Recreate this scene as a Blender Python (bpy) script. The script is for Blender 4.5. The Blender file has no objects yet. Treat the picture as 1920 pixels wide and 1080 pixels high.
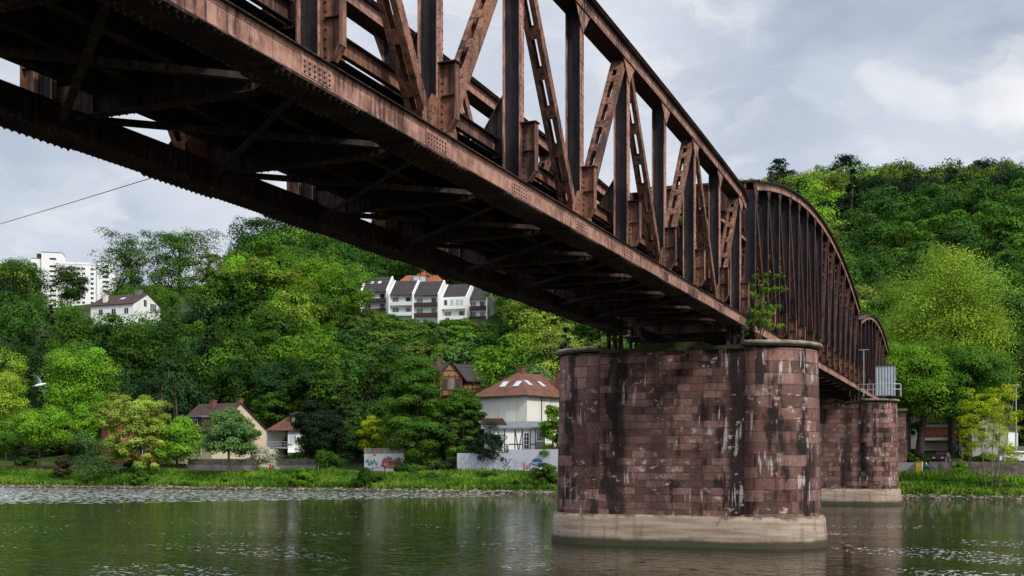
import bpy, math, random
import numpy as np
from mathutils import Vector, Matrix
R = math.radians
sc = bpy.context.scene
col = sc.collection
# ---------------------------------------------------------------- camera
TH = math.atan(882/2150); S_, C_ = math.sin(TH), math.cos(TH)
HC, FPX, HZ = 4.7, 2150.0, 862.0
cam = bpy.data.cameras.new('camera'); camo = bpy.data.objects.new('camera', cam); col.objects.link(camo)
cam.lens = FPX/1920*36; cam.sensor_width = 36; cam.shift_y = (HZ-540)/1920; cam.clip_end = 5000; cam.clip_start = .2
camo.location = (0, 0, HC); camo.rotation_euler = (R(90), 0, TH)
sc.camera = camo
# ---------------------------------------------------------------- light and sky
SUN_EL, SUN_AZ = 42, 117          # azimuth measured clockwise from +Y
sc.view_settings.view_transform = 'Standard'; sc.view_settings.look = 'None'
sc.view_settings.exposure = 0; sc.view_settings.gamma = 1
sun = bpy.data.lights.new('sun', 'SUN'); suno = bpy.data.objects.new('sun', sun); col.objects.link(suno)
sun.energy = 3.0; sun.angle = R(9); sun.color = (1, .95, .88)
sd = Vector((math.sin(R(SUN_AZ))*math.cos(R(SUN_EL)), math.cos(R(SUN_AZ))*math.cos(R(SUN_EL)), math.sin(R(SUN_EL))))
suno.rotation_euler = sd.to_track_quat('Z', 'Y').to_euler()

class NT:
    """small helper for writing node trees"""
    def __init__(s, tree): s.t = tree; s.n = tree.nodes; s.l = tree.links
    def node(s, typ, **kw):
        n = s.n.new(typ)
        for k, v in kw.items(): setattr(n, k, v)
        return n
    def put(s, sock, v):
        if hasattr(v, 'is_output') or hasattr(v, 'links'): s.l.new(v, sock)
        elif isinstance(v, (tuple, list)) and len(v) == 3 and sock.type == 'RGBA': sock.default_value = (*v, 1)
        else: sock.default_value = v
    def math(s, op, a, b=None, c=None, clamp=False):
        n = s.node('ShaderNodeMath', operation=op, use_clamp=clamp); s.put(n.inputs[0], a)
        if b is not None: s.put(n.inputs[1], b)
        if c is not None: s.put(n.inputs[2], c)
        return n.outputs[0]
    def vmath(s, op, a, b=None, scale=None):
        n = s.node('ShaderNodeVectorMath', operation=op); s.put(n.inputs[0], a)
        if b is not None: s.put(n.inputs[1], b)
        if scale is not None: s.put(n.inputs['Scale'], scale)
        return n.outputs['Value'] if op in ('DOT_PRODUCT', 'LENGTH') else n.outputs[0]
    def noise(s, vec, scale, detail=4, rough=.55, dist=0, out='Fac'):
        n = s.node('ShaderNodeTexNoise'); s.put(n.inputs['Vector'], vec)
        n.inputs['Scale'].default_value = scale; n.inputs['Detail'].default_value = detail
        n.inputs['Roughness'].default_value = rough; n.inputs['Distortion'].default_value = dist
        return n.outputs[out]
    def ramp(s, f, lo, hi, a=0., b=1.):
        n = s.node('ShaderNodeMapRange', interpolation_type='SMOOTHSTEP'); s.put(n.inputs[0], f)
        n.inputs[1].default_value = lo; n.inputs[2].default_value = hi; n.inputs[3].default_value = a; n.inputs[4].default_value = b
        return n.outputs[0]
    def mix(s, f, a, b, mode='MIX'):
        n = s.node('ShaderNodeMix', data_type='RGBA', blend_type=mode); s.put(n.inputs[0], f); s.put(n.inputs[6], a); s.put(n.inputs[7], b)
        return n.outputs[2]
    def map(s, vec, scale=(1, 1, 1), loc=(0, 0, 0), rot=(0, 0, 0)):
        n = s.node('ShaderNodeMapping'); s.put(n.inputs[0], vec); n.inputs['Scale'].default_value = scale
        n.inputs['Location'].default_value = loc; n.inputs['Rotation'].default_value = rot
        return n.outputs[0]
    def coord(s, out='Object'): return s.node('ShaderNodeTexCoord').outputs[out]
    def bump(s, h, strength=.5, dist=.05):
        n = s.node('ShaderNodeBump'); s.put(n.inputs['Height'], h); n.inputs['Strength'].default_value = strength
        n.inputs['Distance'].default_value = dist; return n.outputs[0]

def dirpx(px, py):
    k, u = (px-960)/FPX, (HZ-py)/FPX
    return Vector((-S_+k*C_, C_+k*S_, u)).normalized()

world = bpy.data.worlds.new('World'); sc.world = world; world.use_nodes = True
w = NT(world.node_tree); w.n.clear()
sky = w.node('ShaderNodeTexSky', sky_type='NISHITA', sun_disc=False, sun_elevation=R(SUN_EL), sun_rotation=R(SUN_AZ))
gen = w.coord('Generated')
sp = w.node('ShaderNodeSeparateXYZ'); w.put(sp.inputs[0], gen)
squash = w.map(gen, scale=(1, 1, 2.0))
warp = w.noise(squash, 5, 5, .55, out='Color')
wv = w.vmath('SCALE', w.vmath('SUBTRACT', warp, (.5, .5, .5)), scale=.20)
gd = w.vmath('NORMALIZE', w.vmath('ADD', gen, wv))
n1 = w.noise(w.map(squash, loc=(3.1, .7, .25)), 2.6, 6, .52, .3)
n2 = w.noise(w.map(squash, loc=(1.1, 4.7, 2.25)), 7, 7, .55, .2)
dens = w.math('ADD', w.math('MULTIPLY', n1, .65), w.math('MULTIPLY', n2, .35))
base = w.mix(w.ramp(dens, .40, .58), (5.1, 5.7, 6.9), (8.3, 8.6, 9.2))
n3 = w.noise(w.map(gd, scale=(1, 1, 2.6), loc=(7, 2, 1)), 9, 8, .6, .4)
base = w.mix(w.ramp(n3, .45, .68, 0, .7), base, (9.0, 9.1, 9.3))
def blob(px, py, wdeg, amt, c, prev):
    d = w.vmath('DOT_PRODUCT', gd, tuple(dirpx(px, py)))
    f = w.math('MULTIPLY', w.ramp(d, math.cos(R(wdeg)), math.cos(R(wdeg*.12))), amt)
    return w.mix(f, prev, c)
WHT, DRK, LGT = (10.5, 10.4, 10.3), (3.5, 4.2, 5.5), (7.4, 7.9, 8.6)
b = blob(1660, 60, 6, .7, DRK, base)
b = blob(1880, 40, 5, .7, DRK, b)
b = blob(1420, 250, 4.5, .6, (3.9, 4.6, 6.0), b)
b = blob(60, 290, 4, .5, (4.9, 5.6, 6.7), b)
b = blob(960, 150, 6, .6, (6.0, 6.6, 7.6), b)
b = blob(1380, 130, 4, .6, (5.2, 5.7, 6.8), b)
b = blob(420, 400, 5, .3, LGT, b)
b = blob(80, 460, 5, .7, LGT, b)
b = blob(1600, 150, 3.2, .6, LGT, b)
b = blob(1800, 215, 6, .75, (7.8, 8.2, 8.8), b)
b = blob(1740, 172, 2.0, .8, WHT, b)
b = blob(1915, 165, 2.9, 1.0, WHT, b)
b = w.mix(w.ramp(n2, .42, .62, .0, .38), b, (5.0, 5.7, 7.0))
b = w.mix(w.ramp(n3, .50, .70, .0, .30), b, (9.2, 9.3, 9.5))
up = w.ramp(sp.outputs[2], .36, .85, 1.0, 1.9)
b = w.vmath('SCALE', b, scale=up)
fin = w.mix(.06, b, sky.outputs[0])
bg = w.node('ShaderNodeBackground'); w.put(bg.inputs[0], fin); bg.inputs[1].default_value = .1
wo = w.node('ShaderNodeOutputWorld'); w.l.new(bg.outputs[0], wo.inputs[0])

# ---------------------------------------------------------------- materials
MATS = {}
def material(name, rough=.8, metal=0, spec=.3):
    m = bpy.data.materials.new(name); m.use_nodes = True; t = NT(m.node_tree)
    p = m.node_tree.nodes['Principled BSDF']; p.inputs['Roughness'].default_value = rough; p.inputs['Metallic'].default_value = metal
    p.inputs['Specular IOR Level'].default_value = spec
    MATS[name] = m
    return m, t, p
def plain(name, c, rough=.8, metal=0, var=.25, scale=1.5, spec=.3, bump=0):
    m, t, p = material(name, rough, metal, spec)
    o = t.coord(); n = t.noise(o, scale, 5, .6)
    cc = t.mix(t.ramp(n, .3, .7), tuple(x*(1-var) for x in c), tuple(min(1, x*(1+var)) for x in c))
    t.put(p.inputs['Base Color'], cc)
    if bump: t.put(p.inputs['Normal'], t.bump(t.noise(o, scale*6, 4), .6, bump))
    return m
def steel(name, dark, mid, light, fine=6., streak=True, lo=.4, hi=.62, rough=.72):
    m, t, p = material(name, rough, 0, .25)
    o = t.coord(); big = t.noise(o, .55, 5, .6); f = t.noise(o, fine, 6, .65)
    st = t.noise(t.map(o, scale=(7, 7, .6)), 1.2, 4, .6)
    c = t.mix(t.ramp(f, .35, .65), mid, light)
    k = t.math('ADD', t.math('MULTIPLY', big, .5), t.math('MULTIPLY', st, .5))
    c = t.mix(t.ramp(k, lo, hi), dark, c)
    spots = t.ramp(t.noise(o, 14, 3, .7), .6, .72)
    c = t.mix(t.math('MULTIPLY', spots, .55), c, dark)
    t.put(p.inputs['Base Color'], c); t.put(p.inputs['Normal'], t.bump(f, .4, .01))
    return m
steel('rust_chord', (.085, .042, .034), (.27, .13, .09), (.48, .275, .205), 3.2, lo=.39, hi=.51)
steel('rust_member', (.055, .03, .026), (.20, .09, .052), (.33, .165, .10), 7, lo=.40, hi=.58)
steel('web_shade', (.014, .013, .016), (.032, .030, .036), (.055, .046, .048), 5)  # post webs: shade of their unlit side put into the colour
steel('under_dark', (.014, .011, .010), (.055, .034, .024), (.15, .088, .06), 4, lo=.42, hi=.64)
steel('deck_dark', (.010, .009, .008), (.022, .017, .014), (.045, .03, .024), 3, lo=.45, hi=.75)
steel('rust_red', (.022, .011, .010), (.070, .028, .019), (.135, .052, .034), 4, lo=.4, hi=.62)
steel('rivet_steel', (.04, .022, .018), (.11, .06, .045), (.17, .1, .08), 9)
plain('galvanised', (.42, .46, .5), .45, .3, .12)
plain('moss', (.045, .05, .018), .95, 0, .5, 3, bump=.03)

# ---------------------------------------------------------------- mesh helper
def tag(o, label=None, cat=None, group=None, kind=None):
    if label: o['label'] = label
    if cat: o['category'] = cat; o['kind'] = 'thing'
    if group: o['group'] = group
    if kind: o['kind'] = kind
    return o
def empty(name, loc=(0, 0, 0), rz=0):
    o = bpy.data.objects.new(name, None); col.objects.link(o); o.location = loc; o.rotation_euler = (0, 0, rz); o.empty_display_size = .5
    return o
class MB:
    def __init__(s): s.v = []; s.f = []; s.m = []; s.uv = None
    def add(s, vs, fs, m=0):
        b = len(s.v); s.v.extend([tuple(x) for x in vs]); s.f.extend([tuple(b+i for i in f) for f in fs]); s.m.extend([m]*len(fs)); return s
    def box(s, x0, x1, y0, y1, z0, z1, m=0):
        return s.add([(x0, y0, z0), (x1, y0, z0), (x1, y1, z0), (x0, y1, z0), (x0, y0, z1), (x1, y0, z1), (x1, y1, z1), (x0, y1, z1)],
              [(3, 2, 1, 0), (4, 5, 6, 7), (0, 1, 5, 4), (1, 2, 6, 5), (2, 3, 7, 6), (3, 0, 4, 7)], m)
    def bar(s, p0, p1, u, a0, a1, b0, b1, m=0):
        """box along p0-p1; u = first cross axis (a range), second cross axis = dir x u (b range)"""
        p0, p1, u = Vector(p0), Vector(p1), Vector(u); d = (p1-p0).normalized(); u = (u-d*u.dot(d)).normalized(); v = d.cross(u)
        vs = [p+u*a+v*b for p in (p0, p1) for a, b in ((a0, b0), (a1, b0), (a1, b1), (a0, b1))]
        return s.add(vs, [(3, 2, 1, 0), (4, 5, 6, 7), (0, 1, 5, 4), (1, 2, 6, 5), (2, 3, 7, 6), (3, 0, 4, 7)], m)
    def prism(s, poly, axis, a, b, m=0):
        """poly of 2D points extruded along axis 'x','y' or 'z' from a to b"""
        def mk(p, t): return {'x': (t, p[0], p[1]), 'y': (p[0], t, p[1]), 'z': (p[0], p[1], t)}[axis]
        n = len(poly); vs = [mk(p, a) for p in poly]+[mk(p, b) for p in poly]
        return s.add(vs, [tuple(range(n-1, -1, -1)), tuple(range(n, 2*n))]+[(i, (i+1) % n, n+(i+1) % n, n+i) for i in range(n)], m)
    def tube(s, pts, rads, n=8, m=0, cap=True):
        pts = [Vector(p) for p in pts]; b = len(s.v)
        for i, p in enumerate(pts):
            d = (pts[min(i+1, len(pts)-1)]-pts[max(i-1, 0)]).normalized()
            u = d.cross(Vector((0, 0, 1))) if abs(d.z) < .95 else d.cross(Vector((1, 0, 0))); u.normalize(); v = d.cross(u)
            r = rads[i] if isinstance(rads, (list, tuple)) else rads
            for k in range(n): s.v.append(tuple(p+(u*math.cos(2*math.pi*k/n)+v*math.sin(2*math.pi*k/n))*r))
        for i in range(len(pts)-1):
            for k in range(n):
                s.f.append((b+i*n+k, b+i*n+(k+1) % n, b+(i+1)*n+(k+1) % n, b+(i+1)*n+k)); s.m.append(m)
        if cap:
            s.f.append(tuple(b+k for k in range(n-1, -1, -1))); s.m.append(m)
            s.f.append(tuple(b+(len(pts)-1)*n+k for k in range(n))); s.m.append(m)
        return s
    def rivet(s, p, nrm, r=.024, m=0):
        r *= 1.3
        p = Vector(p); nrm = Vector(nrm).normalized(); u = nrm.orthogonal().normalized(); v = nrm.cross(u)
        vs = [p+(u*math.cos(a)+v*math.sin(a))*r for a in (0, 1.2566, 2.513, 3.77, 5.0265)]+[p+nrm*r*1.1]
        return s.add(vs, [(i, (i+1) % 5, 5) for i in range(5)], m)
    def rivets(s, p0, p1, step, nrm, r=.024, m=0):
        p0, p1 = Vector(p0), Vector(p1); n = max(1, int((p1-p0).length/step))
        for i in range(n+1): s.rivet(p0.lerp(p1, i/n), nrm, r, m)
        return s
    def build(s, name, mats, parent=None, smooth=False, loc=None):
        me = bpy.data.meshes.new(name); me.from_pydata(s.v, [], s.f)
        if isinstance(mats, str): mats = [mats]
        for mm in mats: me.materials.append(MATS[mm])
        if len(mats) > 1: me.polygons.foreach_set('material_index', s.m)
        if smooth: me.polygons.foreach_set('use_smooth', [True]*len(s.f))
        if s.uv:
            ul = me.uv_layers.new(name='UVMap'); vi = np.empty(len(me.loops), np.int32); me.loops.foreach_get('vertex_index', vi)
            if callable(s.uv): uvs = np.array([s.uv(v) for v in s.v], np.float32)
            else: uvs = np.array(s.uv, np.float32)
            ul.data.foreach_set('uv', uvs[vi].ravel())
        me.update(); o = bpy.data.objects.new(name, me); col.objects.link(o)
        if parent: o.parent = parent
        if loc: o.location = loc
        return o
def kfac(px): return (px-960)/FPX
def P(px, py, d): k = kfac(px); return Vector((d*(-S_+k*C_), d*(C_+k*S_), HC+(HZ-py)/FPX*d))
def dY(px, Y): return Y/(C_+kfac(px)*S_)
def PY(px, py, Y): return P(px, py, dY(px, Y))
def pxof(X, Y):
    q = X/Y; return 960+FPX*(q*C_+S_)/(C_-q*S_)
# ================================================================ THE BRIDGE
ZB = HC+7.21            # underside of the bottom chords
XN, XF = -12.0, -19.5   # outer faces of the two trusses
def top_height(span, Y):
    if span == 1: return 7.98-.6*((Y-30)/32)**2*(1 if Y > 30 else .4)
    if span == 2: return 12.1-3.35*((Y-95.6)/29.5)**2
    return 9.95-2.1*((Y-146.5)/18.3)**2
def chord_bottom(sg, xo, nodes, y0, y1, parent, fine):
    """sg: +1 when the outer face looks to +X; box of two webs with angles, cover plates and rivets"""
    m = MB(); xi = xo-sg*.7
    def X(a, b): return (min(xo-sg*a, xo-sg*b), max(xo-sg*a, xo-sg*b))
    m.box(*X(0, .03), y0, y1, ZB+.05, ZB+.6, 0)           # outer web
    m.box(*X(.67, .70), y0, y1, ZB+.05, ZB+.6, 1)          # inner web
    m.box(*X(-.10, .12), y0, y1, ZB+.6, ZB+.625, 1); m.box(*X(.58, .80), y0, y1, ZB+.6, ZB+.625, 1)
    m.box(*X(-.12, .82), y0+.01, y1-.01, ZB+.02, ZB+.05, 1)
    m.box(*X(-.012, 0), y0, y1, ZB+.052, ZB+.15, 0)
    m.box(*X(-.012, 0), y0, y1, ZB+.50, ZB+.598, 0)
    for i, yn in enumerate(nodes):                        # extra bottom plates in steps, web splices
        m.box(*X(-.125, .825), yn-1.7, yn+1.1, ZB-.012, ZB+.0195, 1)
        if fine:
            m.box(*X(-.024, -.001), yn-.95, yn+.15, ZB+.152, ZB+.498, 0)
            for zz in (.21, .31, .41): m.rivets((xo+sg*.025, yn-.85, ZB+zz), (xo+sg*.025, yn+.05, ZB+zz), .15, (sg, 0, 0), .03, 2)
            for xx in (-.07, .07, .63, .77): m.rivets((xo-sg*xx, yn-1.65, ZB-.012), (xo-sg*xx, yn+1.05, ZB-.012), .2, (0, 0, -1), .045, 2)
    if fine:
        m.rivets((xo-sg*-.07, y0+.1, ZB+.02), (xo-sg*-.07, y1-.1, ZB+.02), .19, (0, 0, -1), .03, 2)
        m.rivets((xo-sg*.77, y0+.1, ZB+.02), (xo-sg*.77, y1-.1, ZB+.02), .19, (0, 0, -1), .03, 2)
        m.rivets((xo+sg*.012, y0+.1, ZB+.10), (xo+sg*.012, y1-.1, ZB+.10), .19, (sg, 0, 0), .022, 0)
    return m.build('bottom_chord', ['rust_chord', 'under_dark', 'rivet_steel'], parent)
def chord_top(sg, xo, pts, parent, fine):
    m = MB(); xc = xo-sg*.35
    for (ya, za), (yb, zb) in zip(pts[:-1], pts[1:]):
        a, b = Vector((xc, ya, za)), Vector((xc, yb, zb)); d = (b-a).normalized(); n = Vector((0, -d.z, d.y)); u = (1, 0, 0)
        ext = d*.05
        def br(x0, x1, t0, t1, mi):
            vs = [q+Vector((x, 0, 0))+n*t for q in (a-ext, b+ext) for x, t in ((x0, t0), (x1, t0), (x1, t1), (x0, t1))]
            m.add(vs, [(3, 2, 1, 0), (4, 5, 6, 7), (0, 1, 5, 4), (1, 2, 6, 5), (2, 3, 7, 6), (3, 0, 4, 7)], mi)
        br(-.56, .56, -.04, 0, 1)                          # cover plate
        o0, o1 = (.32, .35) if sg > 0 else (-.35, -.32); i0, i1 = (-.35, -.32) if sg > 0 else (.32, .35)
        br(o0, o1, -.50, -.041, 0); br(i0, i1, -.50, -.041, 0)
        br(-.52, -.351, -.10, -.041, 1); br(.351, .52, -.10, -.041, 1)
        L = (b-a).length; k = max(1, int(L/1.3))
        br(-.319, .319, -.49, -.465, 1)
        if fine:
            xs = xc+sg*.351
            m.rivets(a+Vector((xs-xc, 0, 0))-n*.14, b+Vector((xs-xc, 0, 0))-n*.14, .22, (sg, 0, 0), .024, 2)
            m.rivets(a+Vector((xs-xc, 0, 0))-n*.44, b+Vector((xs-xc, 0, 0))-n*.44, .22, (sg, 0, 0), .024, 2)
            for q in (0, 1): m.rivets(a+Vector((xs-xc, 0, 0))+d*.15-n*(.25+.1*q), a+Vector((xs-xc, 0, 0))+d*.9-n*(.25+.1*q), .14, (sg, 0, 0), .03, 2)
            m.rivets(a+Vector((.46*sg, 0, 0))-n*.101, b+Vector((.46*sg, 0, 0))-n*.101, .22, -n, .024, 2)
    return m.build('top_chord', ['rust_chord', 'under_dark', 'rivet_steel'], parent)
def post(sg, xo, Y, zt, parent, fine, wide=.5):
    """upright: dark web facing along the bridge, riveted rust flanges in and out"""
    m = MB(); xc = xo-sg*.35; z0, z1 = ZB+.08, zt-.5; h = wide/2; fl = .17
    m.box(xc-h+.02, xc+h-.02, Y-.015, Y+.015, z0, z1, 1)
    for q in (-1, 1):
        x = xc+q*h; m.box(x-.012, x+.012, Y-fl, Y+fl, z0, z1, 0)
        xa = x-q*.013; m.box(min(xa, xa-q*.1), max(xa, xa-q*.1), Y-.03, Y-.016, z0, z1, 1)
        if fine:
            for yy in (-.12, .12): m.rivets((x+q*.012, Y+yy, z0+.7), (x+q*.012, Y+yy, z1), .21, (q, 0, 0), .02, 2)
            m.rivets((x-q*.06, Y-.03, z0+.7), (x-q*.06, Y-.03, z1), .21, (0, -1, 0), .018, 1)
    # fillet gusset under the top chord
    for q in (-1, 1):
        m.prism([(Y, z1-.75), (Y+q*.75, z1+.04), (Y+q*.75, z1+.3), (Y, z1+.3)] if q > 0 else [(Y, z1+.3), (Y+q*.75, z1+.3), (Y+q*.75, z1+.04), (Y, z1-.75)],
                'x', xc+sg*.27, xc+sg*.30, 0)
        if fine:
            for t in (.2, .5, .8): m.rivet((xc+sg*.302, Y+q*t*.6, z1+.1), (sg, 0, 0), .028, 2)
    return m.build('post', ['rust_chord' if fine else 'rust_red', 'web_shade', 'rivet_steel'], parent)
def lattice(sg, xo, Ya, za, Yb, zb, parent, fine, mat='rust_member'):
    """diagonal made of two channels tied by batten plates"""
    m = MB(); xc = xo-sg*.35; a, b = Vector((xc, Ya, za)), Vector((xc, Yb, zb)); d = (b-a).normalized(); n = Vector((0, -d.z, d.y)); L = (b-a).length
    D, W = .15, .24
    def br(s0, s1, x0, x1, t0, t1, mi):
        vs = [a+d*q+Vector((x, 0, 0))+n*t for q in (s0, s1) for x, t in ((x0, t0), (x1, t0), (x1, t1), (x0, t1))]
        m.add(vs, [(3, 2, 1, 0), (4, 5, 6, 7), (0, 1, 5, 4), (1, 2, 6, 5), (2, 3, 7, 6), (3, 0, 4, 7)], mi)
    for q in (-1, 1):
        x0, x1 = sorted((q*W, q*(W-.02))); br(0, L, x0, x1, -D, D, 0)
        x0, x1 = sorted((q*(W-.0205), q*(W-.16)))
        for t in (-1, 1): t0, t1 = sorted((t*D, t*(D-.016))); br(0, L, x0, x1, t0, t1, 0)
        if fine:
            for t in (-1, 1):
                m.rivets(a+d*.5+Vector((q*(W+.001), 0, 0))+n*t*(D-.05), b-d*.5+Vector((q*(W+.001), 0, 0))+n*t*(D-.05), .3, (q, 0, 0), .018, 2)
    k = int(L/1.12); step = L/k
    for i in range(k+1):
        c = min(max(i*step, .35), L-.35); hh = .17 if 0 < i < k else .35
        for t in (-1, 1):
            t0, t1 = sorted((t*(D+.001), t*(D+.014))); br(c-hh, c+hh, -W+.01, W-.01, t0, t1, 0)
            if fine:
                for qx in (-.17, .17):
                    for qs in (-.1, .1): m.rivet(a+d*(c+qs)+Vector((qx, 0, 0))+n*t*(D+.014), n*t, .02, 2)
    return m.build('diagonal', [mat, 'web_shade', 'rivet_steel'], parent)
def bracket(sg, xo, Y, parent, fine):
    """cut-off walkway console on the outer side of a post"""
    m = MB(); z0, z1 = ZB+.66, ZB+2.3; x1 = xo+sg*.34; Yb = Y+.02; x0 = xo-sg*.08
    poly = [(x0, z0), (x1-sg*.18, z0), (x1, z0+.28), (x1, z1), (x0, z1)]
    if sg < 0: poly = poly[::-1]
    m.prism(poly, 'y', Yb-.012, Yb+.012, 0)
    xa, xb = sorted((x1, x1+sg*.02)); m.box(xa, xb, Yb-.13, Yb+.13, z0+.28, z1, 0)
    m.bar((x1-sg*.18, Yb, z0), (x1, Yb, z0+.28), (0, 1, 0), -.13, .13, -.01, .01, 0)
    xa, xb = sorted((x0-sg*.02, x1+sg*.06)); m.box(xa, xb, Yb-.17, Yb+.17, z1, z1+.03, 1)
    xa, xb = sorted((x0+sg*.05, x1)); m.box(xa, xb, Yb-.10, Yb-.013, z0+.85, z0+.87, 1)
    xa, xb = sorted((x0, x0+sg*.11)); m.box(xa, xb, Yb-.026, Yb-.0125, z0+.02, z1, 0)
    xa, xb = sorted((x0, x0+sg*.015)); m.box(xa, xb, Yb-.14, Yb-.027, z0+.02, z1, 0)
    if fine:
        m.rivets((x0+sg*.06, Yb-.026, z0+.1), (x0+sg*.06, Yb-.026, z1-.08), .17, (0, -1, 0), .032, 2)
    return m.build('walkway_bracket', ['rust_member', 'under_dark', 'rivet_steel'], parent)
def gusset(sg, xo, Y, parent, fine):
    m = MB(); x = xo-sg*.35+sg*.262; za = ZB+.63
    for q in (x, xo-sg*.35-sg*.275):
        m.prism([(Y-.95, za-.3), (Y+.95, za-.3), (Y+.95, za+.25), (Y+.45, za+.85), (Y-.45, za+.85), (Y-.95, za+.25)], 'x', q-.008, q+.008, 0)
    if fine:
        for i in range(4):
            for s in (-1, 1):
                for j in (0, 1): m.rivet((x+sg*.009, Y+s*(.62-.1*i+j*.16), za+.08+.16*i), (sg, 0, 0), .03, 1)
    return m.build('gusset_plate', ['rust_member', 'rivet_steel'], parent)
def knee(sg, xo, Y, parent):
    """tapered stiffening fin on the track side of the post, with its edge angle"""
    m = MB(); x0 = xo-sg*.62; x1 = x0-sg*1.25
    poly = [(x0, ZB+1.0), (x0, ZB+3.2), (x1, ZB+1.25), (x1, ZB+1.0)]
    if sg > 0: poly = poly[::-1]
    m.prism(poly, 'y', Y-.012, Y+.012, 0)
    m.bar((x0, Y, ZB+3.2), (x1, Y, ZB+1.25), (0, 1, 0), -.09, .09, -.01, .01, 0)
    return m.build('knee_brace', ['under_dark'], parent)
def floor_beam(Y, parent, fine):
    m = MB(); xa, xb = XF+.72, XN-.72
    poly = [(xa, ZB+.62), (xa+.9, ZB+.28), (xb-.9, ZB+.28), (xb, ZB+.62), (xb, ZB+1.45), (xa, ZB+1.45)]
    m.prism(poly, 'y', Y-.012, Y+.012, 0)
    m.box(xa+.9, xb-.9, Y-.16, Y+.16, ZB+.25, ZB+.28, 0)
    m.bar((xa, Y, ZB+.61), (xa+.9, Y, ZB+.27), (0, 1, 0), -.16, .16, -.012, .012, 0)
    m.bar((xb, Y, ZB+.61), (xb-.9, Y, ZB+.27), (0, 1, 0), -.16, .16, -.012, .012, 0)
    m.box(xa, xb, Y-.12, Y-.0125, ZB+1.40, ZB+1.42, 0)
    m.box(XF+.2, xa, Y-.012, Y+.012, ZB+.7, ZB+1.45, 0); m.box(xb, XN-.2, Y-.012, Y+.012, ZB+.7, ZB+1.45, 0)
    for x in (-13.7, -14.9, -16.6, -17.8): m.box(x-.01, x+.01, Y-.10, Y-.0125, ZB+.29, ZB+1.4, 0)
    if fine:
        m.rivets((xa+.1, Y-.0125, ZB+1.3), (xb-.1, Y-.0125, ZB+1.3), .2, (0, -1, 0), .02, 0)
        for s in (-1, 1): m.rivets((xa+.9, Y+s*.12, ZB+.25), (xb-.9, Y+s*.12, ZB+.25), .2, (0, 0, -1), .03, 1)
    return m.build('floor_beam', ['under_dark', 'rivet_steel'], parent)
def lateral(Ya, Yb, xa, xb, parent, fine, z=None, name='lateral_brace', mat='under_dark', wd=.09):
    m = MB(); z = ZB+.12 if z is None else z
    a, b = Vector((xa, Ya, z)), Vector((xb, Yb, z))
    m.bar(a, b, (0, 0, 1), 0, .014, -wd, wd, 0); m.bar(a, b, (0, 0, 1), .0145, .13, wd-.014, wd, 0)
    if fine:
        d = (b-a).normalized(); sgn = Vector((0, 0, -1))
        m.rivets(a+d*.5, a+d*1.3, .16, sgn, .028, 1); m.rivets(b-d*.5, b-d*1.3, .16, sgn, .028, 1); m.rivets(a+d*1.6, b-d*1.6, .5, sgn, .022, 1)
    return m.build(name, [mat, 'rivet_steel'], parent)
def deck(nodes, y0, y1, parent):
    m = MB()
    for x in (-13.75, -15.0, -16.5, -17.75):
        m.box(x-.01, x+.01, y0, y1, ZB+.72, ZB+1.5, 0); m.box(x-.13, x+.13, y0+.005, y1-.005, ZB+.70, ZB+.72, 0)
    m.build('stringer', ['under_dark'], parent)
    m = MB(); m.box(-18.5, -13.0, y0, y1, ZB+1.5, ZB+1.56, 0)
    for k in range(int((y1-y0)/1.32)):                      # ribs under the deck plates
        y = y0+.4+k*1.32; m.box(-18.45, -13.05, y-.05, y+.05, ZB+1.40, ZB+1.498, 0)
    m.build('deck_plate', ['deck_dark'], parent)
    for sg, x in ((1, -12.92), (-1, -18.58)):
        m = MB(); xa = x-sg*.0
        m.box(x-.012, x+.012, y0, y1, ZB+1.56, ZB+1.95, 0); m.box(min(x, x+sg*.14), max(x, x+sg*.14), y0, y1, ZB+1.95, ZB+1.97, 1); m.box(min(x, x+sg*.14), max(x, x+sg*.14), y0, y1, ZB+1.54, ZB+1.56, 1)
        m.build('edge_beam', ['rust_member', 'under_dark'], parent)

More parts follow.
